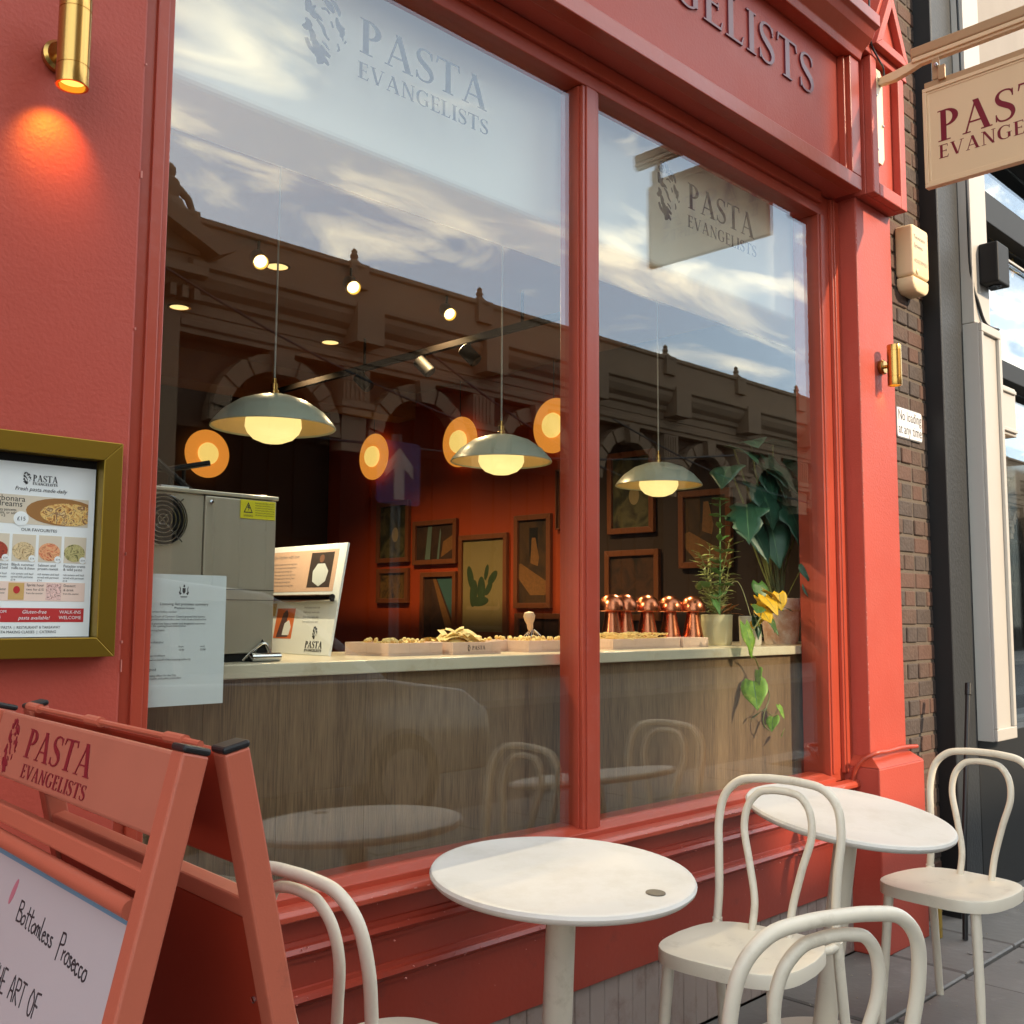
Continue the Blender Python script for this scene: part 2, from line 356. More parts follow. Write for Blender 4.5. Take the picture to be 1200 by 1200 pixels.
def glyph(ch):
    if ch == 'I': return rect(.08,SF,.08+TK,1-SF)+serif(0,.315,0)+serif(0,.315,1), .315
    if ch == 'P':
        a = [(.24+.33*math.sin(t)*1.0, .725+.275*math.cos(t)-0.0) for t in [math.pi*k/12 for k in range(13)]]
        w = [TN+.11*max(0, math.sin(math.pi*k/12))**1.3 for k in range(13)]
        a = [(x-.5*ww*math.sin(math.pi*k/12), y-(.5*ww if k < 6 else -.5*ww)*abs(math.cos(math.pi*k/12))) for k, ((x, y), ww) in enumerate(zip(a, w))]
        return rect(.08,SF,.08+TK,1-SF)+serif(0,.34,0)+serif(0,.24,1)+strip([(.2, a[0][1])]+a+[(.2, a[-1][1])], [TN]+w+[TN]), .60
    if ch == 'A': return diag(.10,SF,.385,1,.05)+diag(.66,SF,.375,1.0,.16)+rect(.19,.30,.56,.30+TN)+serif(0,.22,0)+serif(.50,.80,0), .80
    if ch == 'V': return diag(.13,1-SF,.40,0,.15)+diag(.68,1-SF,.42,0,.05)+serif(0,.28,1)+serif(.58,.80,1), .80
    if ch == 'S': return curve2([(.47,.80),(.42,.93),(.28,.975),(.13,.92),(.075,.77),(.14,.62),(.28,.51),(.42,.39),(.475,.23),(.41,.08),(.26,.025),(.11,.07),(.04,.22)], [.03,.05,.05,.07,.11,.15,.165,.15,.11,.07,.05,.05,.03])+rect(.455,.74,.49,.96)+rect(.02,.05,.055,.27), .54
    if ch == 'T': return rect(.285,SF,.285+TK,.96)+serif(.20,.525,0)+rect(.02,.945,.705,1)+[[(.02,.945),(.07,.945),(.03,.79),(0,.79)],[(.655,.945),(.705,.945),(.725,.79),(.695,.79)]], .725
    if ch == 'E': return rect(.08,SF,.08+TK,1-SF)+serif(0,.24,0)+serif(0,.24,1)+rect(.23,.945,.53,1)+rect(.23,0,.55,.055)+rect(.23,.49,.46,.54)+[[(.49,.945),(.53,.945),(.545,.80),(.52,.80)],[(.51,.055),(.55,.055),(.585,.2),(.56,.2)],[(.435,.43),(.46,.43),(.46,.60),(.435,.60)]], .585
    if ch == 'L': return rect(.08,SF,.08+TK,1-SF)+serif(0,.315,1)+serif(0,.24,0)+rect(.23,0,.53,.055)+[[(.49,.055),(.53,.055),(.575,.22),(.55,.22)]], .575
    if ch == 'N': return rect(.10,SF,.15,1-SF)+diag(.14,1,.66,0,.15)+rect(.645,SF,.695,1-SF)+serif(0,.25,0)+serif(0,.13,1)+serif(.56,.79,1), .79
    if ch == 'G': return curve2([(.66,.80),(.56,.93),(.40,.975),(.22,.90),(.10,.70),(.085,.5),(.11,.28),(.22,.10),(.40,.025),(.56,.06),(.645,.14)], [.03,.05,.05,.09,.15,.165,.15,.09,.05,.05,.06])+rect(.57,.10,.57+TK*.9,.42)+serif(.5,.79,.5)[:0]+rect(.50,.42,.78,.455)+rect(.645,.74,.68,.97), .78
    return [], .3
def word2(text, x0, y0, cap, width):
    gs = [glyph(c) for c in text]; nat = sum(g[1] for g in gs); n = len(text)
    gap = 0.07 if n < 8 else 0.10
    sx = width/((nat+gap*(n-1)))
    out = []; x = x0
    for g, a in gs:
        out.append([[(x+px*sx, y0+py*cap) for px, py in p] for p in g]); x += (a+gap)*sx
    return out          # list of letters, each a list of polygons
_rb = random.Random(3)
EMB = []                # classical bearded head as a stencil of curls, in a box .62 wide and 1 high
for pts, ws in [
    ([(.10,.98),(.16,.93),(.15,.86)], [.03,.09,.03]), ([(.20,1.0),(.27,.95),(.30,.88),(.26,.83)], [.02,.08,.06,.02]),
    ([(.06,.90),(.10,.85),(.18,.82)], [.03,.08,.02]), ([(.30,.84),(.38,.80),(.44,.74)], [.03,.10,.03]),
    ([(.36,.90),(.44,.86),(.50,.79),(.52,.73)], [.02,.05,.06,.02]), ([(.05,.78),(.08,.70),(.06,.60)], [.04,.10,.04]),
    ([(.10,.64),(.16,.60),(.22,.60),(.28,.57)], [.06,.09,.05,.02]), ([(.18,.72),(.14,.66),(.20,.60)], [.02,.05,.03]),
    ([(.26,.72),(.32,.74),(.38,.70)], [.02,.035,.02]), ([(.20,.56),(.28,.50),(.32,.42),(.38,.37)], [.03,.05,.04,.02]),
    ([(.05,.52),(.09,.46),(.05,.40),(.01,.42)], [.03,.10,.07,.04]), ([(.10,.42),(.15,.34),(.14,.26)], [.05,.09,.05]),
    ([(.06,.28),(.10,.20),(.18,.14)], [.05,.06,.05]), ([(.16,.30),(.22,.20),(.26,.10),(.22,.03)], [.07,.13,.14,.03]),
    ([(.20,.12),(.30,.12),(.38,.06)], [.06,.08,.03]), ([(.26,.26),(.33,.20),(.40,.17)], [.04,.06,.04]),
    ([(.28,.32),(.34,.29),(.38,.25)], [.02,.03,.02]), ([(.48,.70),(.50,.62),(.56,.55),(.54,.48)], [.03,.08,.09,.03]),
    ([(.52,.62),(.60,.60)], [.03,.02]), ([(.56,.50),(.58,.44)], [.04,.01]), ([(.62,.46),(.60,.42)], [.03,.02]), ([(.50,.38),(.52,.32),(.50,.28)], [.02,.03,.015]),
    ([(.40,.62),(.43,.55)], [.02,.03])]:
    EMB.append(curve2(pts, ws, 3))
def emblem2(x0, y0, h): return [[(x0+a*h, y0+b*h) for a, b in p] for blob in EMB for p in blob]
def letters_mesh(polys, frame, depth, eps=2.2e-5):
    m = MB(); o, ua, ub, un = [Vector(q) for q in frame]
    for i, p in enumerate(polys): m.prism(p, (o, ua, ub, un), depth+eps*(i % 9))
    return m
def place_word(text, frame, x0, y0, cap, width, depth, m, parent, name='letter', join=False, world=True):
    L = word2(text, x0, y0, cap, width)
    if join:
        return letters_mesh([p for l in L for p in l], frame, depth).build(name, m, parent, world=world)
    for l in L: letters_mesh(l, frame, depth).build(name, m, parent, world=world)
_tc = {}
def text_geo(body):
    if body not in _tc:
        c = bpy.data.curves.new('t', 'FONT'); c.body = body; c.resolution_u = 2; c.size = 1
        o = bpy.data.objects.new('t', c); COL.objects.link(o)
        dg = bpy.context.evaluated_depsgraph_get(); dg.update()
        me = bpy.data.meshes.new_from_object(o.evaluated_get(dg))
        _tc[body] = ([tuple(v.co) for v in me.vertices], [tuple(p.vertices) for p in me.polygons])
        bpy.data.objects.remove(o); bpy.data.curves.remove(c); bpy.data.meshes.remove(me)
    return _tc[body]
def text_mb(mb, body, frame, x, y, size, lift=0.0006, align='l', shear=0.0, sx=1.0, maxw=None):
    vs, fs = text_geo(body); o, ua, ub, un = [Vector(q) for q in frame]
    if not vs: return mb
    w = max(v[0] for v in vs)*size*sx
    if maxw and w > maxw: sx *= maxw/w; w = maxw
    off = {'l': 0, 'c': -w/2, 'r': -w}[align]
    mb.add([o+ua*(x+off+v[0]*size*sx+shear*v[1]*size)+ub*(y+v[1]*size)+un*lift for v in vs], fs)
    return mb
def flat(frame, x0, y0, x1, y1, lift): return MB().prism([(x0,y0),(x1,y0),(x1,y1),(x0,y1)], frame, lift)
# ---------------------------------------------------------------- ground
rnd = random.Random(11)
struct('ground', MB().add([(-120,-150,-0.16),(160,-150,-0.16),(160,60,-0.16),(-120,60,-0.16)], [(0,1,2,3)]), JOINT)
pave = struct('pavement', MB().box(-8, 30, -2.95, -0.02, -0.158, -0.022), JOINT)
slab_me = []
def slab_mesh(w, d):
    b = MB().box(-w/2, w/2, -d/2, d/2, -0.05, 0)
    return b.mesh('paving_slab', SLAB, bevel=0.006, seg=1)
y = -0.045; row = 0
while y > -2.9:
    d = [0.42, 0.56, 0.48, 0.62][row % 4]; x = -0.6-rnd.random()*0.4
    while x < 8.2:
        w = rnd.choice([0.55, 0.7, 0.85, 0.48])
        o = bpy.data.objects.new('paving_slab', slab_mesh(w-0.012, d-0.012)); COL.objects.link(o); o.parent = pave
        o.location = (x+w/2, y-d/2, rnd.uniform(-0.004, 0.003)); o.rotation_euler = (rnd.uniform(-.005,.005), rnd.uniform(-.005,.005), 0)
        x += w
    y -= d; row += 1
kerb = struct('kerb', MB().box(-8, 30, -3.25, -2.955, -0.155, -0.02), KERB)
for k in range(14):
    o = MB().box(-4+k*0.95, -4+k*0.95+0.935, -3.255, -2.96, -0.14, 0.0).build('kerb_stone', KERB, kerb, bevel=0.012)
struct('road', MB().box(-60, 90, -9.6, -3.257, -0.2, -0.13), ASPHALT)
struct('far_pavement', MB().box(-60, 90, -13.05, -9.6, -0.2, -0.02), SLAB)

# ---------------------------------------------------------------- shop front
shop = thing('shop_front', 'coral red painted pasta shop front with two tall panes and stone counter behind', 'shop front', (0,0,0))
XL, XR = 1.0, 3.83
wall = MB().box(-4, 0.925, -0.06, 0.30, 0, 4.3).build('rendered_wall', RED, shop, bevel=0.006)
# chipped paint along the wall edge
ch = MB(); rc = random.Random(5)
for k in range(9):
    z = rc.uniform(0.9, 3.0); h = rc.choice([0.003, 0.006, 0.012, 0.035])*rc.uniform(.6,1.4)
    ch.box(0.9238-rc.uniform(0, .0015), 0.9255, -0.0625, -0.059, z, z+h)
tag(ch.build('paint_chips', CHIP, wall), kind='stuff')
# window frame: left jamb, mullion, right jamb, head, lower rail, each with beads
def fpart(name, boxes):
    m = MB()
    for q in boxes: m.box(*q)
    return m.build(name, REDS, shop, bevel=0.003)
fpart('window_jamb', [(0.926, XL, -0.03, 0.06, 0.66, 3.055),(0.958, 0.985, -0.037, -0.029, 0.69, 2.97)])
fpart('mullion', [(2.343, 2.432, -0.020, 0.056, 0.672, 2.964),(2.348, 2.427, -0.033, -0.0195, 0.672, 2.964),(2.362, 2.413, -0.038, -0.0325, 0.672, 2.964)])
fpart('window_jamb', [(XR, 3.982, -0.030, 0.088, 0.66, 3.055),(3.842, 3.872, -0.036, -0.029, 0.69, 2.97),(3.915, 3.982, -0.046, -0.029, 0.69, 3.05),(3.928, 3.940, -0.051, -0.0455, 0.69, 3.05)])
hd = MB().box(1.001, 3.829, -0.034, 0.06, 2.966, 3.057).box(1.001, 3.829, -0.050, -0.033, 3.01, 3.057)
hd.build('window_head', REDS, shop, bevel=0.003)
lr = MB().prism([(-0.052,0.66),(0.06,0.66),(0.06,0.694),(0.006,0.694),(-0.012,0.688),(-0.052,0.680)], ((1.001,0,0),(0,1,0),(0,0,1),(1,0,0)), 2.828)
lr.build('window_sill', REDS, shop, bevel=0.002)
def pane(x0, x1): return MB().box(x0, x1, -0.004, 0.004, 0.688, 2.97).build('window_pane', GLASS, shop)
p1, p2 = pane(0.999, 2.3435), pane(2.4315, 3.831)
GF = ((0,0.0052,0),(1,0,0),(0,0,1),(0,-1,0))
for P, xa, emx in ((p1, 1.520, 1.345), (p2, 2.962, 2.778)):
    place_word('PASTA', GF, xa, 2.752, 0.094, 0.452 if P is p1 else 0.432, 0.0006, VINYL, P, 'vinyl_letter')
    place_word('EVANGELISTS', GF, xa-0.004, 2.682, 0.044, 0.462 if P is p1 else 0.45, 0.0006, VINYL, P, 'vinyl_letter')
    letters_mesh(emblem2(emx, 2.664, 0.212), GF, 0.0006).build('vinyl_emblem', VINYL, P)
# stall riser and sills
sr = MB()
sr.prism([(-0.088,0.662),(-0.096,0.652),(-0.096,0.640),(-0.074,0.634),(-0.05,0.634),(-0.05,0.665),(-0.06,0.665)], ((0.93,0,0),(0,1,0),(0,0,1),(1,0,0)), 3.05)
sr.build('lower_sill', REDS, shop, bevel=0.002)
st = MB().box(0.926, 3.982, -0.058, 0.10, 0.252, 0.633)
st.build('stall_riser', REDW, shop, bevel=0.002)
for zc in (0.564, 0.459):
    pf = [(-0.0575, zc-.024), (-0.066, zc-.022), (-0.066, zc-.014), (-0.074, zc-.010), (-0.080, zc), (-0.074, zc+.010), (-0.066, zc+.013), (-0.063, zc+.022), (-0.0575, zc+.024)]
    MB().prism(pf, ((0.98,0,0),(0,1,0),(0,0,1),(1,0,0)), 2.86).build('moulding', REDW, shop, smooth=True)
GREYBOARD = mat('grey_pink_board', (158, 142, 134), rough=0.7, var=0.10, vscale=8, dirt=(120, 92, 84), dscale=8, dthr=(0.5, 0.8), bump=0.2)
x = 0.93; k = 0
while x < 3.97:
    MB().box(x+.001, min(x+0.064, 3.982), -0.048-0.0015*rc.random(), -0.02, 0.0, 0.2515).build('skirting_board', GREYBOARD, shop, bevel=0.003, seg=1); x += 0.065; k += 1
MB().box(0.93, 3.98, -0.03, 0.08, 0.0, 0.2518).build('skirting_backing', REDW, shop)
# pillar on the right with plinth
MB().box(3.984, 4.308, -0.12, 0.10, 0.752, 3.06).build('pillar', RED, shop, bevel=0.005)
plb = MB().prism([(3.945,-.175),(4.352,-.175),(4.352,.05),(3.945,.05)], ((0,0,0),(1,0,0),(0,1,0),(0,0,1)), 0.715)
plb.build('pillar_plinth', RED, shop, bevel=0.006)
a = [(3.945,-.175,.7152),(4.352,-.175,.7152),(4.352,.05,.7152),(3.945,.05,.7152),(3.985,-.122,.757),(4.31,-.122,.757),(4.31,.05,.757),(3.985,.05,.757)]
MB().add(a, [(0,1,5,4),(1,2,6,5),(2,3,7,6),(3,0,4,7),(4,5,6,7),(3,2,1,0)]).build('plinth_cap', REDS, shop, bevel=0.003)
MB().tube(spline([(3.932,-.06,.40),(3.932,-.07,.66),(3.938,-.10,.735),(3.97,-.150,.772),(4.06,-.155,.772),(4.20,-.15,.775),(4.34,-.15,.768)], 6), 0.009, 10).build('conduit', REDS, shop, smooth=True)
# fascia with recessed panel
fa = MB()
fa.box(-4, 3.945, -0.12, 0.30, 3.06, 4.3)              # backing, its face is the recessed panel
panel = fa.build('fascia_panel', RED, shop)
fb = MB()
fb.box(-4, 3.945, -0.17, -0.1195, 3.058, 3.118)
fb.box(3.868, 3.945, -0.17, -0.1195, 3.1185, 3.62)
fb.box(-4, 3.867, -0.15, -0.1195, 3.1185, 3.128)
fb.box(3.852, 3.867, -0.15, -0.1195, 3.1285, 3.62)
fb.build('fascia_frame', REDS, shop, bevel=0.003)
co = MB().prism([(-.121,3.6205),(-.18,3.6205),(-.19,3.65),(-.235,3.69),(-.25,3.72),(-.27,3.73),(-.27,3.78),(-.121,3.80)], ((-4,0,0),(0,1,0),(0,0,1),(1,0,0)), 7.945)
co.build('cornice', REDS, shop, bevel=0.003)
FF = ((0,-0.12,0),(1,0,0),(0,0,1),(0,-1,0))
place_word('EVANGELISTS', FF, 2.02, 3.372, 0.160, 1.625, 0.007, LETTERSHADE, panel, 'fascia_letter')
place_word('PASTA', FF, 0.95, 3.372, 0.160, 0.85, 0.007, LETTERSHADE, panel, 'fascia_letter')
# console pilaster with recess and gabled cap
pl = MB()
pl.box(3.992, 4.306, -0.165, 0.05, 3.062, 3.66)
pl.box(3.992, 4.045, -0.20, -0.1645, 3.062, 3.66).box(4.252, 4.306, -0.20, -0.1645, 3.062, 3.66)
pl.box(4.0455, 4.2515, -0.20, -0.1645, 3.062, 3.118)
pl.build('console_pilaster', RED, shop, bevel=0.004)
gp = [(3.955,3.664),(4.345,3.664),(4.30,3.76),(4.15,4.03),(4.0,3.76)]
MB().prism(gp, ((0,0.05,0),(1,0,0),(0,0,1),(0,-1,0)), 0.25).build('gabled_cap', RED, shop, bevel=0.004)
def ring_tri(P, q, d, fr):
    c = (sum(p[0] for p in P)/3, sum(p[1] for p in P)/3); I = [(c[0]+(p[0]-c[0])*q, c[1]+(p[1]-c[1])*q) for p in P]
    m = MB()
    for i in range(3): m.prism([P[i], P[(i+1) % 3], I[(i+1) % 3], I[i]], fr, d)
    return m
ring_tri([(3.99,3.70),(4.31,3.70),(4.15,4.0)], 0.62, 0.03, ((0,-0.2003,0),(1,0,0),(0,0,1),(0,-1,0))).build('gable_moulding', RED, shop, bevel=0.003)
MB().tube(spline([(3.99,-.205,4.0),(3.985,-.205,3.80),(3.99,-.208,3.70),(4.05,-.21,3.655),(4.10,-.205,3.64),(4.115,-.20,3.60)],6), 0.004, 6).build('cable', BLACKP, shop, smooth=True)
# upper storey of the shop's building and inner return wall
tag(MB().box(-6, 4.69, -0.02, 9.0, 4.304, 11.0).build('upper_storey', BRICKS[0], shop))
MB().box(3.9845, 4.45, -0.02, 0.03, 0.0, 3.055).build('return_wall', REDS, shop)

# ---------------------------------------------------------------- the room behind the glass
struct('shop_floor', MB().box(-2, 4.45, 0.101, 4.3, -0.1, 0.0), FLOORM)
struct('ceiling', MB().box(-2, 4.6, 0.36, 4.5, 2.8, 2.9), CEIL)
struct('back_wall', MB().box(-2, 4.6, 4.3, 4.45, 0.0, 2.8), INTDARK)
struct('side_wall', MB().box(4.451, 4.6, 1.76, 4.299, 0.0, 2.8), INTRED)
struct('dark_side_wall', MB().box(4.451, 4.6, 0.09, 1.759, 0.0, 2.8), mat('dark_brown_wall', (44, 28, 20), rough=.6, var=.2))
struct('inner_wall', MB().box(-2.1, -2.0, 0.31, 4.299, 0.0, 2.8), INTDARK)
struct('window_bulkhead', MB().box(0.90, 4.45, 0.10, 0.355, 2.541, 3.05), BULK, bevel=0.022, seg=4)
struct('beam', MB().box(-2, 4.45, 3.3, 3.5, 2.62, 2.799), CEIL)

# counter
counter = thing('counter', 'long wood veneered counter with pale stone top behind the shop glass', 'counter', (0,0,0))
MB().box(0.93, 4.44, 0.092, 0.62, 1.156, 1.190).build('stone_top', STONE, counter, bevel=0.003)
xs = [(0.93,1.20,VENEER_A),(1.2004,1.40,VENEER_B),(1.4004,1.66,VENEER_A),(1.6604,4.44,VENEER)]
for a, b, m in xs: MB().box(a, b, 0.112, 0.13, 0.0, 1.1555).build('veneer_panel', m, counter, bevel=0.0012, seg=1)
MB().box(0.95, 4.43, 0.131, 0.60, 0.0, 1.1555).build('carcass', INTDARK, counter)

# ---------------------------------------------------------------- brick strip and what hangs on it
bw = thing('brick_wall', 'narrow strip of weathered brown brick wall right of the red pillar', 'brick wall', (0,0,0))
MB().box(4.309, 4.70, -0.0835, 0.2, 0.0, 4.30).build('mortar', MORTAR, bw)
def brick_mesh(w, h, i): return MB().box(-w/2, w/2, -0.02, 0.02, -h/2, h/2).mesh('brick', BRICKS[i], bevel=0.004, seg=1)
bl = [[brick_mesh(0.205, 0.066, i) for i in range(3)], [brick_mesh(0.096, 0.066, i) for i in range(3)]]
rb = random.Random(21); z = 0.012; row = 0
while z < 4.22:
    full = row % 2 == 0; w = 0.205 if full else 0.096; x = 4.312 if full else 4.312-0.0
    xx = x
    while xx + w < 4.70:
        o = bpy.data.objects.new('brick', bl[0 if full else 1][rb.choice([0,0,1,2,2])]); COL.objects.link(o); o.parent = bw
        o.location = (xx+w/2, -0.069+rb.uniform(-.004,.003), z+0.033); o.rotation_euler = (rb.uniform(-.02,.02), rb.uniform(-.012,.012), rb.uniform(-.01,.01))
        xx += w+0.012
    rest = 4.698-xx
    if rest > 0.03:
        MB().box(xx, xx+rest, -0.088, -0.05, z, z+0.066).build('brick', BRICKS[rb.choice([0,1,2])], bw, bevel=0.004, seg=1)
    z += 0.079; row += 1
al = thing('alarm_box', 'aged cream alarm box with printed lettering on the brick strip', 'alarm box', (4.50, -0.088, 2.905))
def rbox(x0,x1,z0,z1,y0,y1,rr):
    pts = []
    for cx, cz, a0 in ((x1-rr, z1-rr, 0), (x0+rr, z1-rr, 90), (x0+rr, z0+rr, 180), (x1-rr, z0+rr, 270)):
        for k in range(5): pts.append((cx+rr*math.cos(R(a0+22.5*k)), cz+rr*math.sin(R(a0+22.5*k))))
    return MB().prism(pts, ((0,y0,0),(1,0,0),(0,0,1),(0,-1,0)), y0-y1)
rbox(-0.085,0.085,-0.085,0.15,0.0,-0.082,0.018).build('housing', ALARM, al, bevel=0.010, seg=3, smooth=True)
MB().prism([(.083,-.0868),(-.083,-.0868),(-.083,-.122),(-.07,-.143),(-.045,-.156),(.045,-.156),(.07,-.143),(.083,-.122)], ((0,0,0),(1,0,0),(0,0,1),(0,-1,0)), .080).build('lower_cover', ALARM, al, bevel=0.010, seg=3, smooth=True)
MB().lathe([(0.010,0),(0.012,0.004),(0.006,0.006)], (-0.045,-0.082,-0.065), 12, (0,-1,0)).build('screw_cap', ALARM, al)
AF = ((0,-0.0825,0),(1,0,0),(0,0,1),(0,-1,0))
tm = MB(); text_mb(tm, 'Terminator', AF, -0.07, 0.085, 0.026, maxw=0.14); text_mb(tm, 'Systems', AF, -0.07, 0.045, 0.028, maxw=0.12)
for k in range(9): text_mb(tm, random.Random(k).choice('0123456789'), AF, -0.07+0.0155*k, -0.025, 0.026)
tag(tm.build('printed_text', GREYINK, al), kind='stuff')
nl = thing('parking_plate', 'small white sign reading No loading at any time on the bricks', 'sign', (4.49, -0.0935, 2.165))
rbox(-0.125,0.125,-0.068,0.062,0.0,-0.006,0.012).build('plate', SIGNWHITE, nl, bevel=0.001)
rbox(-0.129,0.129,-0.072,0.066,0.002,-0.003,0.014).build('border', GREYINK, nl)
NF = ((0,-0.0061,0),(1,0,0),(0,0,1),(0,-1,0))
tm = MB(); text_mb(tm, 'No loading', NF, 0, 0.008, 0.066, align='c', maxw=0.235); text_mb(tm, 'at any time', NF, 0, -0.052, 0.066, align='c', maxw=0.235); tag(tm.build('printed_text', INK, nl), kind='stuff')
# ---------------------------------------------------------------- neighbouring shop
nb = thing('neighbouring_shop', 'next shop along with white timber pilaster and dark framed window', 'shop front', (0,0,0))
MB().box(4.701, 4.949, -0.17, 0.3, 0.0, 4.6).build('dark_pier', PIERG, nb, bevel=0.004)
MB().box(4.694, 4.700, -0.168, 0.1, 0.0, 4.6).build('black_edge', PIPEB, nb)
MB().box(4.9505, 5.20, -0.17, 0.3, 0.0, 0.74).build('black_plinth', PIPEB, nb, bevel=0.006)
MB().box(4.9505, 5.20, -0.24, 0.3, 0.742, 2.70).build('pilaster', WHITEP, nb, bevel=0.004)
pm = MB()
for (x0,x1,z0,z1) in ((4.953,5.198,2.655,2.698),(4.953,5.198,0.745,0.80),(4.953,4.975,0.8005,2.6545),(5.165,5.198,0.8005,2.6545)): pm.box(x0,x1,-0.256,-0.2395,z0,z1)
pm.build('pilaster_moulding', WHITEP, nb, bevel=0.004)
MB().box(4.9505, 5.15, -0.225, 0.3, 2.702, 4.6).build('upper_pilaster', WHITEP, nb, bevel=0.004)
MB().tube(spline([(4.956,-.20,4.4),(4.957,-.21,3.4),(4.956,-.215,2.95),(4.985,-.232,2.80),(5.06,-.236,2.712),(5.19,-.246,2.708)],6), 0.008, 8).build('black_cable', BLACKP, nb, smooth=True)
for (x0,x1,y0,y1,z0,z1) in ((5.2005,9,-.10,.1,3.385,3.55),(5.2005,9,-.12,.1,3.88,3.98),(5.2005,5.26,-.09,.1,.751,3.384),(5.2005,5.26,-.09,.1,3.551,3.879),(5.2005,9,-.11,.1,2.56,2.66),(6.9,6.96,-.09,.1,2.661,3.384),(6.75,6.80,-.09,.1,3.551,3.879)):
    MB().box(x0,x1,y0,y1,z0,z1).build('window_frame', BLACKM, nb, bevel=0.004)
MB().box(5.261, 6.9, -0.045, -0.03, 3.295, 3.308).build('blind_rail', WHITEP, nb)
MB().box(5.2605, 6.9, -0.02, -0.012, 2.6605, 3.384).build('shop_pane', GLASS2, nb)
MB().box(5.2605, 6.75, -0.02, -0.012, 3.5505, 3.879).build('upper_pane', GLASS2, nb)
MB().box(5.2605, 9, -0.02, -0.012, 0.751, 2.559).build('lower_pane', GLASS2, nb)
MB().box(5.2005, 9, 0.5, 0.55, 0, 4.5).build('inner_back', GLASSD, nb)
MB().box(5.2005, 9, -0.11, 0.3, 0.0, 0.75).build('stall_riser', PIPEB, nb, bevel=0.005)
MB().box(5.2005, 9, -0.1, 0.3, 3.981, 6.0).build('fascia', mat('grey_beige_render', (142, 132, 122), rough=.7, var=.1), nb)
cr = MB().box(5.232, 5.52, -0.20, -0.02, 2.22, 2.47); cr.box(5.245,5.505,-.212,-.199,2.235,2.255).box(5.245,5.505,-.212,-.199,2.435,2.455); cr.build('capital_block', WHITEP, nb, bevel=0.004)
MB().box(5.27, 5.47, -0.15, -0.021, 0.76, 2.219).build('cream_post', mat('cream_paint', (214, 180, 130), rough=0.5), nb, bevel=0.004)
MB().box(4.701, 9, -0.02, 0.5, 4.61, 9.0).build('upper_wall', MATS['grey_beige_render'], nb)
fg = MB(); fr_ = random.Random(9)
for k in range(60):
    bx, bz = fr_.uniform(5.6,6.3), 3.33+fr_.uniform(-.05,.05); an = fr_.uniform(0, math.pi); L_ = fr_.uniform(.06,.14)
    fg.tube([(bx,.03,bz),(bx+L_*.5*math.cos(an),.02,bz+L_*.5*abs(math.sin(an))),(bx+L_*math.cos(an),.01,bz+L_*abs(math.sin(an))*.9)], [.004,.005,.001], 4)
gt = tag(fg.build('dried_grass', LEAFY), 'yellow dried grass hung inside the neighbouring dark framed window', 'dried plant', kind='stuff')
bl_ = thing('outdoor_speaker', 'small black box lamp fixed on the white upper pilaster next door', 'wall lamp', (5.10, -0.226, 3.0))
MB().box(-0.075,0.075,-0.09,0.0,-0.10,0.10).build('housing', BLACKM, bl_, bevel=0.008)
MB().lathe([(0.03,0),(0.03,0.004)], (0,-0.045,-0.1045), 16, (0,0,1)).build('lens', GLASSD, bl_)
pole = MB().tube([(4.40,-.30,0.004),(4.44,-.295,0.40),(4.62,-.262,1.0)], 0.011, 10).lathe([(0.0145,0),(0.0145,0.05)], (4.612,-.264,0.975), 10, (0.28,0.05,0.96))
tag(pole.build('leaning_pole', BLACKP, smooth=True), 'thin black pole leaning against the dark pier beside the bricks', 'pole')
yl = MB().box(4.345,4.372,-.222,-.198,0.0,0.20).box(4.342,4.375,-.225,-.195,0.20,0.215)
tag(yl.build('yellow_post_foot', YELLOWP, bevel=0.005), 'scuffed yellow post foot standing by the red plinth on the pavement', 'post')

# scuffs, gum and grit on the pavement
q = random.Random(31); lt_ = MB()
for k in range(150):
    x, yv = q.uniform(1.0, 7.0), -abs(q.gauss(0, .35))-.06; r_ = q.uniform(.001, .005)
    lt_.lathe([(r_, 0.0005), (r_*.6, r_*.6), (0, r_*.7)], (x, yv, q.uniform(.0005, .002)), 5, (q.uniform(-.3,.3), q.uniform(-.3,.3), 1))
tag(lt_.build('grit', mat('pale_grit', (150, 142, 130), rough=.9, var=.4, vscale=40)), 'small pale grit scattered on the paving along the shop wall', 'grit', kind='stuff')
gm = MB()
for k in range(60):
    x, yv = q.uniform(2.2, 6.5), q.uniform(-2.0, -.15); r_ = q.uniform(.007, .018)
    gm.prism([(x+r_*q.uniform(.7,1.2)*math.cos(a), yv+r_*q.uniform(.7,1.2)*math.sin(a)) for a in [2*math.pi*i/9 for i in range(9)]], ((0,0,.0035),(1,0,0),(0,1,0),(0,0,1)), .0012)
tag(gm.build('chewing_gum_spots', mat('old_gum', (120, 116, 112), rough=.8, var=.3)), 'flattened pale gum spots on the dark paving', 'gum spots', kind='stuff')

fk = MB(); q = random.Random(77)
for k in range(170):
    x = q.uniform(1.0, 3.85); z = q.choice([q.uniform(.26,.63), q.gauss(.564,.012), q.gauss(.459,.012)])
    if abs(z-.564) < .03 or abs(z-.459) < .03: yq = -.0803
    else: yq = -.0583
    w_, h_ = q.uniform(.0008,.004), q.uniform(.0008,.003)
    fk.box(x, x+w_, yq-.0006, yq+.004, z, z+h_)
for k in range(60):
    x = q.uniform(1.0, 3.8); fk.box(x, x+q.uniform(.002,.02), -.0968, -.094, .6515+q.uniform(-.001,.001), .6535)
for k in range(50):
    z = q.uniform(.76, 3.0); fk.box(3.9836+q.uniform(0,.002), 3.9862, -.1206, -.118, z, z+q.uniform(.002,.014))
tag(fk.build('paint_flecks', CHIP, shop), kind='stuff')
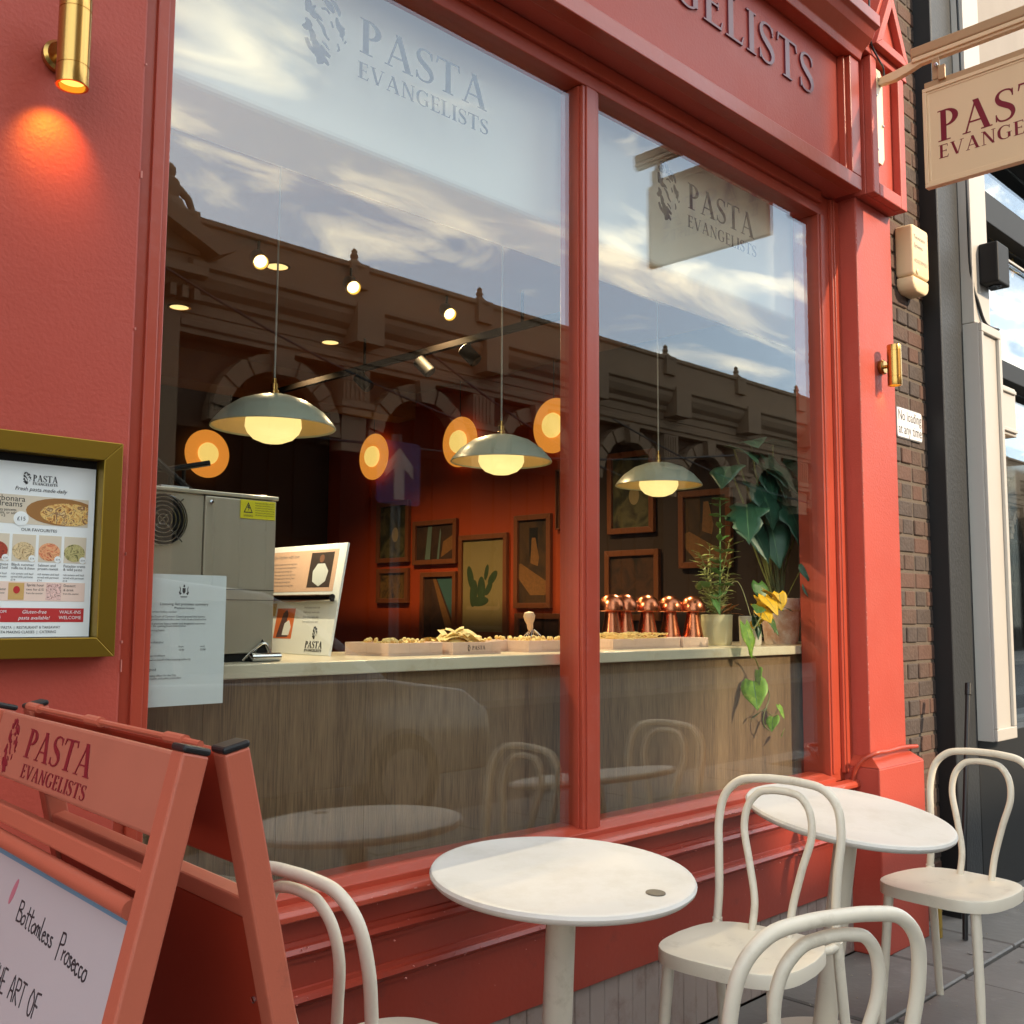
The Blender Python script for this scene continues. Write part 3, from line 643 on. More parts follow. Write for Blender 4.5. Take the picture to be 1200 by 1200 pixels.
# ---------------------------------------------------------------- brass wall lamps
def wall_lamp(label, loc, s=1.0, off=0.084):
    t = thing('wall_lamp', label, 'wall lamp', loc, 0, 'brass wall lamps')
    MB().lathe([(0.0,0),(0.030*s,0),(0.032*s,0.004),(0.032*s,0.016),(0.026*s,0.022),(0.0,0.022)], (0,0,0), 24, (0,-1,0)).build('rosette', BRASS, t, smooth=True)
    MB().tube([(0,-0.02*s,0),(0,-off+.024,0)], 0.008*s, 10).build('arm', BRASS, t, smooth=True)
    MB().lathe([(0.0295*s,-0.088*s),(0.030*s,-0.086*s),(0.030*s,-0.052*s),(0.0288*s,-0.0515*s),(0.0288*s,-0.0495*s),(0.030*s,-0.049*s),(0.030*s,0.060*s),(0.0288*s,0.0605*s),(0.0288*s,0.0625*s),(0.030*s,0.063*s),(0.030*s,0.086*s),(0.0295*s,0.088*s),(0.024*s,0.088*s),(0.024*s,0.07*s),(0,0.07*s),(0,-0.068*s),(0.025*s,-0.068*s),(0.025*s,-0.088*s),], (0,-off,0), 32, closed=True).build('barrel', BRASS, t, smooth=True)
    MB().lathe([(0.0,-0.0765*s),(0.0235*s,-0.0765*s),(0.0235*s,-0.0745*s),(0.0,-0.0745*s)], (0,-off,0), 24).build('bulb', BULBGLOW, t)
    return t
wl1 = wall_lamp('large brass cylinder wall lamp glowing amber on the left wall above the menu', (0.742, -0.0605, 2.395), 1.0)
wl2 = wall_lamp('small brass cylinder wall lamp on the right red pillar by the bricks', (4.17, -0.1205, 2.362), 0.98, 0.062)
for t, e in ((wl1, 0.95), (wl2, 0.25)):
    o = origin(t); ld = bpy.data.lights.new('lamp_light', 'SPOT'); ld.energy = e; ld.color = (1.0, 0.42, 0.03); ld.spot_size = R(84); ld.spot_blend = 1.0; ld.shadow_soft_size = 0.008
    lo = bpy.data.objects.new('lamp_light', ld); COL.objects.link(lo); lo.parent = t; lo.location = (0, -0.084 if t is wl1 else -0.062, -0.092); lo.rotation_euler = (R(44), 0, 0)

# ---------------------------------------------------------------- menu case on the left wall
mc = thing('menu_case', 'gold framed menu case with printed pasta menu on the red wall', 'menu case', (0,0,0))
X0, X1, Z0, Z1 = 0.44, 0.893, 1.224, 1.641
def frame_mb(x0,x1,z0,z1,w,y0,y1):
    m = MB(); F_ = ((0,y0,0),(1,0,0),(0,0,1),(0,-1,0)); d = y0-y1
    m.prism([(x0,z0),(x1,z0),(x1-w,z0+w),(x0+w,z0+w)], F_, d); m.prism([(x1,z0),(x1,z1),(x1-w,z1-w),(x1-w,z0+w)], F_, d)
    m.prism([(x1,z1),(x0,z1),(x0+w,z1-w),(x1-w,z1-w)], F_, d); m.prism([(x0,z1),(x0,z0),(x0+w,z0+w),(x0+w,z1-w)], F_, d)
    return m
frame_mb(X0,X1,Z0,Z1,0.037,-0.0605,-0.100).build('frame', GOLD, mc, bevel=0.0015)
MB().box(X0+.03,X1-.03,-0.066,-0.0606,Z0+.03,Z1-.03).build('back_board', BLACKM, mc)
PX0, PX1, PZ0, PZ1 = X0+.042, X1-.040, Z0+.0385, Z1-.053
poster = MB().box(PX0,PX1,-0.070,-0.0665,PZ0,PZ1).build('menu_sheet', PAPER, mc)
MF = ((0,-0.070,0),(1,0,0),(0,0,1),(0,-1,0))
# rows measured on the sheet: v = 0 at the bottom, 1 at the top (height .326 m)
PH = PZ1-PZ0
def zv(v): return PZ0+PH*v
BEIGEP = mat('print_beige', (206, 194, 172), rough=0.6, var=0.02); PINKP = mat('print_pink', (226, 200, 184), rough=0.6, var=0.02); REDP = mat('print_red', (178, 40, 40), rough=0.6, var=0.02)
CARB = food('print_carbonara', [(92, 40, 30), (196, 140, 70), (228, 196, 120), (110, 52, 40), (240, 214, 150)], 55)
FOODS = [food('print_ragu', [(120, 40, 24), (170, 66, 40), (90, 30, 20)], 70), food('print_truffle', [(120, 86, 40), (220, 196, 150), (90, 60, 30)], 70),
         food('print_salmon', [(190, 60, 40), (226, 170, 120), (150, 40, 30)], 70), food('print_pesto', [(80, 80, 40), (190, 180, 120), (60, 56, 30)], 70)]
def pr(m, x0, z0, x1, z1, lift): return flat(MF, x0, z0, x1, z1, lift).build('print', m, poster)
def ell(cx, cz, rx, rz, n=24): return [(cx+rx*math.cos(2*math.pi*k/n), cz+rz*math.sin(2*math.pi*k/n)) for k in range(n)]
tx = MB()
cx = 0.745
L_ = word2('PASTA', 0.734, zv(.895), 0.0125, 0.046)+word2('EVANGELISTS', 0.734, zv(.875), 0.0048, 0.046)
letters_mesh([p for l in L_ for p in l]+emblem2(0.716, zv(.872), 0.024), MF, 0.0006).build('print', INK, poster)
text_mb(tx, 'Fresh pasta made daily', MF, cx+.005, zv(.838), 0.0105, align='c', shear=0.25)
pr(BEIGEP, PX0, zv(.645), PX1-.012, zv(.81), 0.0004)
bowl = mat('print_bowl', (150, 104, 52), rough=0.6)
MB().prism([(min(p[0], PX1-.0125), p[1]) for p in ell(0.792, zv(.727), 0.068, PH*.080)], MF, 0.0007).build('print', bowl, poster)
MB().prism([(min(p[0], PX1-.0126), p[1]) for p in ell(0.805, zv(.715), 0.055, PH*.066)], MF, 0.0010).build('print', CARB, poster)
MB().prism(ell(0.716, zv(.675), 0.0135, 0.0135), MF, 0.0013).build('print', PAPER, poster)
text_mb(tx, '\u00a315', MF, 0.716, zv(.664), 0.0105, lift=0.0016, align='c')
text_mb(tx, 'Carbonara', MF, 0.655, zv(.772), 0.0155, lift=0.0007); text_mb(tx, 'of dreams', MF, 0.655, zv(.742), 0.0155, lift=0.0007)
for k, s in enumerate(('with crispy pancetta', '& guanciale, or add', 'chicken +3')): text_mb(tx, s, MF, 0.655, zv(.715-.018*k), 0.0075, lift=0.0007, maxw=.052)
text_mb(tx, 'OUR FAVOURITES', MF, cx+.005, zv(.605), 0.0082, align='c')
names = [('Silky bolognese', 'slow cooked beef'), ('Black summer', 'truffle mac & cheese'), ('Salmon and', 'prawn ravioli'), ('Pistachio crema', '& wild pesto')]
for k in range(5):
    x1 = PX1-.013-(4-k)*0.0475; x0 = x1-.042
    if k > 0:
        i = k-1
    else: i = 3
    pr(BEIGEP, x0, zv(.43), x1, zv(.585), 0.0004)
    MB().prism(ell((x0+x1)/2-.001, zv(.49), 0.0200, PH*.052), MF, 0.0008).build('print', FOODS[i], poster)
    MB().prism(ell(x1-.006, zv(.449), 0.0062, 0.0062, 16), MF, 0.0011).build('print', PAPER, poster)
    text_mb(tx, '\u00a314', MF, x1-.006, zv(.443), 0.005, lift=0.0014, align='c')
    text_mb(tx, names[i][0], MF, x0, zv(.405), 0.0072, maxw=.042); text_mb(tx, names[i][1], MF, x0, zv(.385), 0.0072, maxw=.042)
    for q in range(3): text_mb(tx, ('rich tomato and basil', 'served with parmesan', '\u00a314')[q], MF, x0, zv(.355-.018*q), 0.0055, maxw=(.04, .04, .01)[q])
pr(PINKP, PX0, zv(.205), PX1-.012, zv(.315), 0.0004)
sm = [food('print_starter', [(90, 30, 40), (150, 110, 90), (70, 40, 30)], 90), mat('print_spritz', (198, 160, 96), rough=0.6), food('print_cake', [(110, 50, 40), (236, 200, 190), (70, 30, 26)], 90)]
for k, (nm, l2) in enumerate((('Sharing', 'antipasti platter'), ('Spritz hour', 'two for \u00a315'), ('Dessert', '& drink'))):
    x0 = 0.632+0.068*k
    pr(sm[k], x0, zv(.212), x0+.028, zv(.308), 0.0007)
    text_mb(tx, nm, MF, x0+.032, zv(.29), 0.0072, lift=0.0007, maxw=.032); text_mb(tx, l2, MF, x0+.032, zv(.265), 0.0065, lift=0.0007, maxw=.032); text_mb(tx, 'from the counter', MF, x0+.032, zv(.245), 0.005, lift=0.0007, maxw=.03)
MB().prism(ell(0.7145, zv(.268), 0.006, 0.007, 16), MF, 0.0011).build('print', REDP, poster)
pr(REDP, PX0, zv(.085), PX1-.012, zv(.165), 0.0004)
wt = MB()
text_mb(wt, 'PASTA FROM', MF, 0.655, zv(.137), 0.0075, lift=0.0007); text_mb(wt, '\u00a312.50', MF, 0.652, zv(.098), 0.0135, lift=0.0007)
text_mb(wt, 'Gluten-free', MF, 0.748, zv(.134), 0.0095, lift=0.0007, align='c', shear=.25); text_mb(wt, 'pasta available!', MF, 0.748, zv(.100), 0.0095, lift=0.0007, align='c', shear=.25)
text_mb(wt, 'WALK-INS', MF, 0.815, zv(.134), 0.0088, lift=0.0007, align='c'); text_mb(wt, 'WELCOME', MF, 0.815, zv(.102), 0.0088, lift=0.0007, align='c')
tag(wt.build('print', PAPER, poster), kind='stuff')
text_mb(tx, 'FRESH PASTA  |  RESTAURANT & TAKEAWAY', MF, 0.735, zv(.048), 0.0072, align='c', maxw=.125); text_mb(tx, 'PASTA MAKING CLASSES  |  CATERING', MF, 0.735, zv(.022), 0.0072, align='c', maxw=.11)
tag(tx.build('print', INK, poster), kind='stuff')

# ---------------------------------------------------------------- licence sheet taped inside the glass
ls = thing('notice_sheet', 'white printed notice sheet taped inside the glass by the left frame', 'notice', (0,0,0))
MB().box(1.0005,1.189,0.0065,0.0072,1.112,1.391).build('plastic_sleeve', PAPER, ls)
SFm = ((0,0.0063,0),(1,0,0),(0,0,1),(0,-1,0)); t2 = MB()
CF = ((0,0.0064,0),(1,0,0),(0,0,1),(0,-1,0))
t2.prism([(1.0845,1.362),(1.0915,1.362),(1.0915,1.354),(1.088,1.349),(1.0845,1.354)], CF, .0003)
for sg_ in (-1, 1):
    t2.prism([(1.088+sg_*.005,1.350),(1.088+sg_*.008,1.353),(1.088+sg_*.0075,1.361),(1.088+sg_*.0105,1.366),(1.088+sg_*.009,1.358),(1.088+sg_*.0115,1.352),(1.088+sg_*.009,1.347)], CF, .0003)
t2.prism([(1.086,1.364),(1.0875,1.370),(1.090,1.368),(1.090,1.364)], CF, .0003).prism([(1.080,1.344),(1.096,1.344),(1.095,1.342),(1.081,1.342)], CF, .0003)
for s, xx, zz_, sz, al_ in (('Licensing Act premises summary', 1.09, 1.325, .0085, 'c'), ('Premises licence', 1.09, 1.319-.002, .007, 'c'), ('Premises licence number', 1.012, 1.309, .006, 'l'), ('The Court of Common Council granted this licence', 1.012, 1.299, .006, 'l'),
    ('Registered premises at the address shown, London, the sale of alcohol and food', 1.012, 1.293, .006, 'l'), ('The premises licence holder and designated supervisor', 1.011, 1.284, .006, 'l'), ('for the opening hours listed below', 1.011, 1.279, .006, 'l'),
    ('Opening hours', 1.010, 1.270, .006, 'l'), ('Mon', 1.010, 1.261, .005, 'l'), ('Sun', 1.010, 1.256, .005, 'l'), ('Sale of alcohol', 1.010, 1.245, .006, 'l'), ('Day', 1.009, 1.235, .006, 'l'), ('from', 1.08, 1.235, .006, 'l'), ('until', 1.13, 1.235, .006, 'l'),
    ('All', 1.009, 1.228, .006, 'l'), ('10:00', 1.08, 1.228, .006, 'l'), ('23:00', 1.13, 1.228, .006, 'l'), ('Other conditions', 1.008, 1.217, .006, 'l'), ('Issued on behalf of the licensing authority', 1.008, 1.208, .006, 'l'), ('Signed', 1.008, 1.187, .009, 'l'), ('Licensing officer for the City', 1.007, 1.175, .006, 'l'), ('Port health and public protection', 1.007, 1.169, .006, 'l')):
    text_mb(t2, s, SFm, xx, zz_, sz, align=al_, maxw=.13)
tag(t2.build('print', INK, ls), kind='stuff')

# ---------------------------------------------------------------- hanging sign on its bracket
hs = thing('hanging_sign', 'beige projecting pub style sign with maroon lettering on a bracket arm', 'sign', (0,0,0))
XS = 4.12
MB().prism([(4.068,3.255),(4.085,3.225),(4.128,3.225),(4.148,3.255),(4.148,3.615),(4.128,3.645),(4.085,3.645),(4.068,3.615)], ((0,-0.1655,0),(1,0,0),(0,0,1),(0,-1,0)), 0.012).build('wall_plate', mat('cream_steel', (222, 206, 172), rough=0.4), hs, bevel=0.002)
for bx, bz in ((4.08,3.52),(4.135,3.40),(4.08,3.28),(4.10,3.60)): MB().lathe([(0.007,0),(0.007,0.004),(0.003,0.007)], (bx,-0.1775,bz), 10, (0,-1,0)).build('bolt', CHROME, hs, smooth=True)
MB().prism([(-.177,3.575),(-.25,3.572),(-.32,3.588),(-.36,3.600),(-1.14,3.60),(-1.14,3.625),(-.36,3.63),(-.25,3.612),(-.177,3.606)], ((XS-.014,0,0),(0,1,0),(0,0,1),(1,0,0)), 0.028).build('bracket_arm', BEIGESIGN, hs, bevel=0.003)
MB().box(XS-.026,XS+.026,-1.14,-.325,3.631,3.675).build('light_trough', BEIGEDARK, hs, bevel=0.006)
MB().box(XS-.024,XS-.004,-1.14,-.33,3.612,3.6305).build('trough_lip', BEIGESIGN, hs, bevel=0.003)
for yy in (-0.42, -0.99):
    MB().box(XS-.012,XS-.004,yy-.02,yy+.012,3.512,3.602).build('hanger', BEIGEDARK, hs, bevel=0.002)
    MB().box(XS-.020,XS-.0125,yy-.045,yy-.015,3.50,3.56).build('hanger', BEIGEDARK, hs, bevel=0.002)
    MB().lathe([(0.009,0),(0.009,0.008),(0.005,0.012)], (XS-.022,yy-.01,3.565), 10, (-1,0,0)).build('bolt', CHROME, hs, smooth=True)
MB().box(XS-.008,XS+.008,-1.04,-.372,3.487,3.512).build('top_rail', BEIGEDARK, hs, bevel=0.003)
SY0, SY1, SZ0, SZ1 = -1.06, -0.366, 3.060, 3.484
MB().box(XS-.010,XS+.010,SY0+.012,SY1-.012,SZ0+.012,SZ1-.012).build('sign_panel', BEIGESIGN, hs)
m = MB()
for (a, b, c, d) in ((SY0,SY1,SZ0,SZ0+.016),(SY0,SY1,SZ1-.016,SZ1),(SY0,SY0+.016,SZ0+.0162,SZ1-.0162),(SY1-.016,SY1,SZ0+.0162,SZ1-.0162)): m.box(XS-.017,XS+.017,a,b,c,d)
for (a, b, c, d) in ((SY0+.0162,SY1-.0162,SZ0+.0162,SZ0+.026),(SY0+.0162,SY1-.0162,SZ1-.026,SZ1-.0162),(SY1-.026,SY1-.0162,SZ0+.0262,SZ1-.0262)): m.box(XS-.0125,XS+.0125,a,b,c,d)
m.build('sign_frame', BEIGESIGN, hs, bevel=0.002)
HF = ((XS-.010,0,0),(0,-1,0),(0,0,1),(-1,0,0))
place_word('PASTA', HF, 0.424, 3.240, 0.131, 0.545, 0.0008, MAROON, hs)
place_word('EVANGELISTS', HF, 0.424, 3.169, 0.056, 0.55, 0.0008, MAROON, hs)
# ---------------------------------------------------------------- pavement A-board
A0 = Vector((0.5745, -1.047, 1.16)); A1 = Vector((0.618, -0.342, 1.16))
ab = thing('a_board', 'terracotta metal A-board with handwritten white poster standing on the pavement', 'A-board', (A0.x, A0.y, 0.0))
ur = (A1-A0).normalized(); WID = (A1-A0).length
def side_frame(sgn, spread):
    top = Vector((A0.x+(0.020 if sgn > 0 else 0.0), A0.y, 1.16)); dn = Vector((sgn*spread, 0, -1.16)); Ln = dn.length; dn.normalize()
    nrm = ur.cross(dn); nrm.normalize()
    if nrm.x*sgn < 0: nrm = -nrm
    return top, dn, nrm, Ln
T = 0.031
def bar_on(fr, u0, u1, v0, v1, n0, n1, name, m, bevel=0.003, par=None):
    top, dn, nr, Ln = fr
    return MB().obox(top+ur*u0+dn*v0+nr*n0, ur*(u1-u0), dn*(v1-v0), nr*(n1-n0)).build(name, m, par or ab, bevel=bevel, world=True)
FRN = side_frame(-1, 0.285); REA = side_frame(1, 0.27)
sh = ab
# front leaf: legs, header board, rails, poster pocket
for u in (0.0, WID-T):
    lg = bar_on(FRN, u, u+T, 0.004, FRN[3]-0.004, -0.002, T-0.002, 'leg', TERRACOTTA_PAINT)
    bar_on(FRN, u-0.001, u+T+0.001, -0.004, 0.004, -0.003, T-0.001, 'end_cap', BLACKP, par=lg)
    bar_on(FRN, u-0.001, u+T+0.001, FRN[3]-0.006, FRN[3]+0.0, -0.003, T-0.001, 'foot_cap', BLACKP, par=lg)
hb = bar_on(FRN, T+.0005, WID-T-.0005, 0.006, 0.098, 0.004, 0.018, 'header_board', BOARDPAINT, bevel=0.004)
bar_on(FRN, T+.0005, WID-T-.0005, 0.130, 0.153, 0.002, 0.024, 'cross_rail', TERRACOTTA_PAINT)
top, dn, nr, Ln = FRN
MB().tube([top+ur*(T+.014)+dn*.172+nr*.020, top+ur*(WID-T-.014)+dn*.172+nr*.020], 0.011, 14).build('snap_rail', TERRACOTTA_PAINT, ab, smooth=True, world=True)
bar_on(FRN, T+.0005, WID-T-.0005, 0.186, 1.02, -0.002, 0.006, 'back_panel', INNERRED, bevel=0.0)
def on(fr, n): # frame for prints: origin at near top corner; text reads from far to near, so ua = -ur
    top, dn, nr, Ln = fr
    return (top+ur*WID+nr*n, -ur, -dn, nr)
fo = on(FRN, 0.0183)
# u measured from the near leg; x along the text = WID-u
place_word('PASTA', fo, WID-0.522, -0.062, 0.040, 0.258, 0.0006, MAROON, hb)
place_word('EVANGELISTS', fo, WID-0.512, -0.089, 0.0185, 0.252, 0.0006, MAROON, hb)
letters_mesh(emblem2(WID-0.612, -0.094, 0.080), fo, 0.0006).build('emblem', MAROON, hb, world=True)
ps = bar_on(FRN, T+.012, WID-T-.010, 0.184, 0.99, 0.0062, 0.0085, 'poster', POSTER, bevel=0.0)
fp = on(FRN, 0.0086)
pt = MB()
BLUEL = mat('blue_marker', (92, 128, 150), rough=0.6)
bb = MB(); bb.prism([(WID-.66,-.188),(WID-.056,-.186),(WID-.056,-.1925),(WID-.66,-.1945)], fp, 0.0004); bb.prism([(WID-.062,-.1927),(WID-.056,-.1927),(WID-.056,-.98),(WID-.062,-.98)], fp, 0.0004)
bb.build('border_line', BLUEL, ps, world=True)
# handwriting as pen strokes
HW = {'B': [[(0,0),(.05,1)],[(.05,1),(.4,.95),(.42,.7),(.1,.52),(.45,.42),(.45,.1),(0,0)]], 'o': [[(.2,.45),(0,.25),(.12,0),(.36,.1),(.38,.4),(.2,.45)]], 't': [[(.2,.95),(.15,.1),(.3,0)],[(0,.6),(.4,.65)]],
  'm': [[(0,0),(.05,.45)],[(.05,.35),(.2,.48),(.22,0)],[(.22,.35),(.4,.48),(.42,0)]], 'l': [[(.1,1),(.05,.1),(.2,0)]], 'e': [[(.02,.25),(.32,.3),(.2,.46),(.02,.25),(.12,0),(.34,.08)]], 's': [[(.3,.42),(.1,.4),(.12,.28),(.28,.16),(.2,0),(0,.04)]],
  'P': [[(0,-.2),(.1,1)],[(.08,1),(.45,1.0),(.5,.65),(.08,.5)]], 'r': [[(.05,0),(.08,.45)],[(.08,.3),(.3,.46)]], 'c': [[(.32,.4),(.1,.42),(.02,.2),(.15,0),(.34,.06)]],
  'T': [[(.2,0),(.22,1)],[(0,1),(.45,1)]], 'H': [[(0,0),(.02,1)],[(.4,0),(.42,1)],[(0,.5),(.42,.52)]], 'E': [[(0,0),(.02,1)],[(0,1),(.36,1)],[(0,.5),(.3,.5)],[(0,0),(.38,0)]], 'A': [[(0,0),(.22,1),(.42,0)],[(.08,.38),(.36,.38)]], 'R': [[(0,0),(.02,1)],[(0,1),(.4,.95),(.38,.6),(0,.5),(.42,0)]],
  'O': [[(.2,1),(0,.6),(.1,.05),(.35,.1),(.44,.6),(.2,1)]], 'F': [[(0,0),(.02,1)],[(0,1),(.38,1)],[(0,.52),(.3,.52)]], 'I': [[(.1,0),(.1,1)]], 'N': [[(0,0),(0,1),(.38,0),(.4,1)]], 'S': [[(.36,.9),(.15,1),(.04,.75),(.34,.4),(.28,.05),(0,.08)]], 'U': [[(0,1),(.02,.2),(.2,0),(.38,.2),(.4,1)]], 'D': [[(0,0),(0,1)],[(0,1),(.38,.8),(.4,.25),(0,0)]], 'Y': [[(0,1),(.2,.5),(.4,1)],[(.2,.5),(.2,0)]]}
ADV = {'m': .52, 'l': .26, 'o': .46, 'e': .42, 's': .40, 't': .42, 'r': .36, 'c': .42, 'I': .26}
def hand(s, frame, x, y, h, w=0.0023, slope=0.0, sx=1.0, seed=1):
    q = random.Random(seed)
    for ch in s:
        if ch != ' ':
            mb = MB()
            for stv in HW.get(ch, []):
                c = spline([(a*h*sx+x+q.uniform(-.02,.02)*h, b*h+y+slope*(a*h)+q.uniform(-.03,.03)*h, 0) for a, b in stv], 4)
                for p in strip([(k.x, k.y) for k in c], w): mb.prism(p, frame, 0.0004+q.uniform(0, 2e-4))
            if mb.f: mb.build('handwritten_letter', INK, ps, world=True)
        a = ADV.get(ch, .55)*h*sx if ch != ' ' else .4*h*sx
        x += a; y += slope*a
hand('Bottomless', fp, WID-.398, -.256, 0.025, slope=-.02, sx=1.30)
hand('Prosecco', fp, WID-.238, -.262, 0.027, slope=-.06, sx=1.05)
hand('THE ART OF', fp, WID-.425, -.340, 0.028, slope=.02, sx=1.25)
hand('SUNDAYS', fp, WID-.45, -.43, 0.05, slope=0, sx=1.0)
pk = MB()
for (a, b) in ((WID-.435,-.228),(WID-.145,-.345)):
    pk.prism([(a+math.cos(t)*.007+.006*math.sin(t), b+math.sin(t)*.017) for t in [2*math.pi*k/14 for k in range(14)]], fp, 0.0004)
pk.build('drawn_petals', mat('pink_marker', (178, 104, 118), rough=0.6), ps, world=True)
# rear leaf
for u in (0.0, WID-T):
    lg = bar_on(REA, u, u+T, 0.004, REA[3]-0.004, -0.002, T-0.002, 'leg', TERRACOTTA_PAINT)
    bar_on(REA, u-0.001, u+T+0.001, -0.004, 0.004, -0.003, T-0.001, 'end_cap', BLACKP, par=lg)
    bar_on(REA, u-0.001, u+T+0.001, REA[3]-0.006, REA[3], -0.003, T-0.001, 'foot_cap', BLACKP, par=lg)
for o in [q for q in ab.children]: pass
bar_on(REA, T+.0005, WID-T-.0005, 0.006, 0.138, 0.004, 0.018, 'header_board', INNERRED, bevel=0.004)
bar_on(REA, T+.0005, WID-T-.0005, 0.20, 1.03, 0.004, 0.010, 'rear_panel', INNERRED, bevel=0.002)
bar_on(REA, T+.0005, WID-T-.0005, 0.175, 0.199, 0.002, 0.024, 'cross_rail', TERRACOTTA_PAINT)
for v in (.30, .375, .60): 
    top, dn, nr, Ln = REA
    MB().lathe([(0.004,0),(0.004,0.002),(0.002,0.003)], top+ur*(T+.02)+dn*v+nr*0.004, 10, -nr).build('rivet', CHROME, ab, world=True)
top = FRN[0]
MB().tube([top+ur*.05+Vector((.014,0,.003)), top+ur*(WID-.05)+Vector((.014,0,.003))], 0.004, 8).build('hinge_rod', TERRACOTTA_PAINT, ab, world=True)
for u in (0.09, WID*.5, WID-.1):
    MB().tube([top+ur*u+Vector((.014,0,.003)), top+ur*(u+.05)+Vector((.014,0,.003))], 0.007, 10).build('hinge', TERRACOTTA_PAINT, ab, world=True)
# ---------------------------------------------------------------- bistro tables
def bistro_table(label, topc, tilt, stamp=None):
    n = Vector((-tilt[0], -tilt[1], 1)).normalized()
    base = Vector(topc) - n*(topc[2]/n.z)
    t = thing('bistro_table', label, 'table', (base.x, base.y, 0), 0, 'round bistro tables outside the shop')
    tc_ = Vector(topc)-Vector((base.x, base.y, 0))
    r = 0.309
    MB().lathe([(0,-.026),(r-.03,-.026),(r-.008,-.023),(r,-.015),(r+.001,-.009),(r-.003,-.002),(r-.010,0),(r-.016,-.0012),(r*.6,-.0012),(0,-.0012)], tc_, 72, n).build('table_top', TOPCREAM, t, smooth=True)
    MB().lathe([(0.0,0.012),(0.034,0.012),(0.0355,0.02),(0.0345,tc_.length-.05),(0.036,tc_.length-.04),(0.055,tc_.length-.0265),(0,tc_.length-.0265)], (0,0,0), 28, n).build('column', CREAM, t, smooth=True)
    MB().lathe([(0,0),(0.205,0),(0.210,0.003),(0.210,0.008),(0.200,0.013),(0.06,0.018),(0.036,0.026),(0,0.026)], (0,0,0.0), 56).build('base_disc', CREAM, t, smooth=True)
    if stamp:
        c = tc_+Vector((stamp[0], stamp[1], 0)); c.z = tc_.z - (n.x*stamp[0]+n.y*stamp[1])/n.z
        MB().lathe([(0,-0.0012),(0.022,-0.0012),(0.022,0.001),(0.020,0.0016),(0,0.0016)], c, 24, n).build('number_disc', mat('worn_disc', (104, 96, 84), rough=0.5, metal=0.4, var=.3, vscale=80), t)
    return t
bistro_table('round cream bistro table nearest the A-board, with a dark metal disc on top', (1.849, -.405, .715), (.012, .06), (0.045, -0.235))
bistro_table('round cream bistro table by the red pillar, tilted and partly sunlit', (3.028, -.516, .715), (0.0, .15))
# ---------------------------------------------------------------- bentwood style metal chairs
def bistro_chair(label, loc, rz):
    t = thing('bistro_chair', label, 'chair', loc, rz, 'cream bentwood style chairs')
    # seat: faces +x
    out = []
    for k in range(48):
        a = 2*math.pi*k/48; ca, sa = math.cos(a), math.sin(a)
        px = (abs(ca)**.58)*(1 if ca > 0 else -1); py = (abs(sa)**.58)*(1 if sa > 0 else -1)
        wx = 0.195; wy = 0.195-0.018*(0 if px > 0 else -px)
        out.append((0.005+px*wx, py*wy))
    m = MB(); rings = [(1.0,0.417),(1.0,0.447),(0.992,0.4515),(0.965,0.4525),(0.80,0.4475),(0.45,0.4445),(0.0,0.444)]
    vs = []; fs = []
    for q, z in rings:
        for (x, yv) in out: vs.append((x*q, yv*q, z))
    n = 48
    for i in range(len(rings)-1):
        for k in range(n): fs.append((i*n+k, i*n+(k+1) % n, (i+1)*n+(k+1) % n, (i+1)*n+k))
    vs2 = [(x*.93, yv*.93, 0.417) for x, yv in out]; o0 = len(vs); vs += vs2
    for k in range(n): fs.append((k, o0+k, o0+(k+1) % n, (k+1) % n))
    o1 = len(vs); vs += [(x*.93, yv*.93, 0.442) for x, yv in out]
    for k in range(n): fs.append((o0+k, o1+k, o1+(k+1) % n, o0+(k+1) % n))
    fs.append(tuple(o1+k for k in range(n)))
    m.add(vs, fs).build('seat', CREAM, t, smooth=True)
    for s in (-1, 1):
        MB().tube(spline([(.142,s*.142,.440),(.152,s*.150,.30),(.174,s*.166,.0)], 5), [.0155]*5+[.0145]*3+[.0125]*3, 14).build('leg', CREAM, t, smooth=True)
        MB().tube(spline([(-.183,s*.176,.452),(-.205,s*.180,.28),(-.245,s*.188,.0)], 5), [.0142]*6+[.0135]*3+[.0125]*2, 14).build('leg', CREAM, t, smooth=True)
        MB().tube([(-.115,s*.150,.434),(-.150,s*.166,.436),(-.183,s*.176,.440)], [.013,.0125,.012], 12).build('seat_bracket', CREAM, t, smooth=True)
    o = [(-.183,.176,.45),(-.188,.172,.53),(-.198,.176,.63),(-.212,.182,.715),(-.226,.169,.79),(-.236,.125,.834),(-.239,.06,.846),(-.240,0,.848)]
    o = o+[(a, -b, c) for a, b, c in reversed(o[:-1])]
    MB().tube(spline(o, 7), 0.0119, 16).build('back_frame', CREAM, t, smooth=True)
    i = [(-.150,.054,.440),(-.176,.056,.52),(-.192,.078,.62),(-.208,.100,.705),(-.219,.093,.768),(-.228,.064,.806),(-.231,.03,.816),(-.231,0,.818)]
    i = i+[(a, -b, c) for a, b, c in reversed(i[:-1])]
    MB().tube(spline(i, 7), 0.0105, 16).build('back_loop', CREAM, t, smooth=True)
    return t
bistro_chair('cream chair between the two tables with its back against the tilted table', (2.425, -.525, 0), R(180+6))
bistro_chair('cream chair beyond the tilted table, in front of the bricks and dark pier', (3.465, -.645, 0), R(180-5))
bistro_chair('cream chair on the street side, nearest the camera with only its back showing', (1.62, -1.045, 0), R(68))
bistro_chair('cream chair partly hidden behind the A-board by the shop window', (1.315, -.44, 0), R(3))
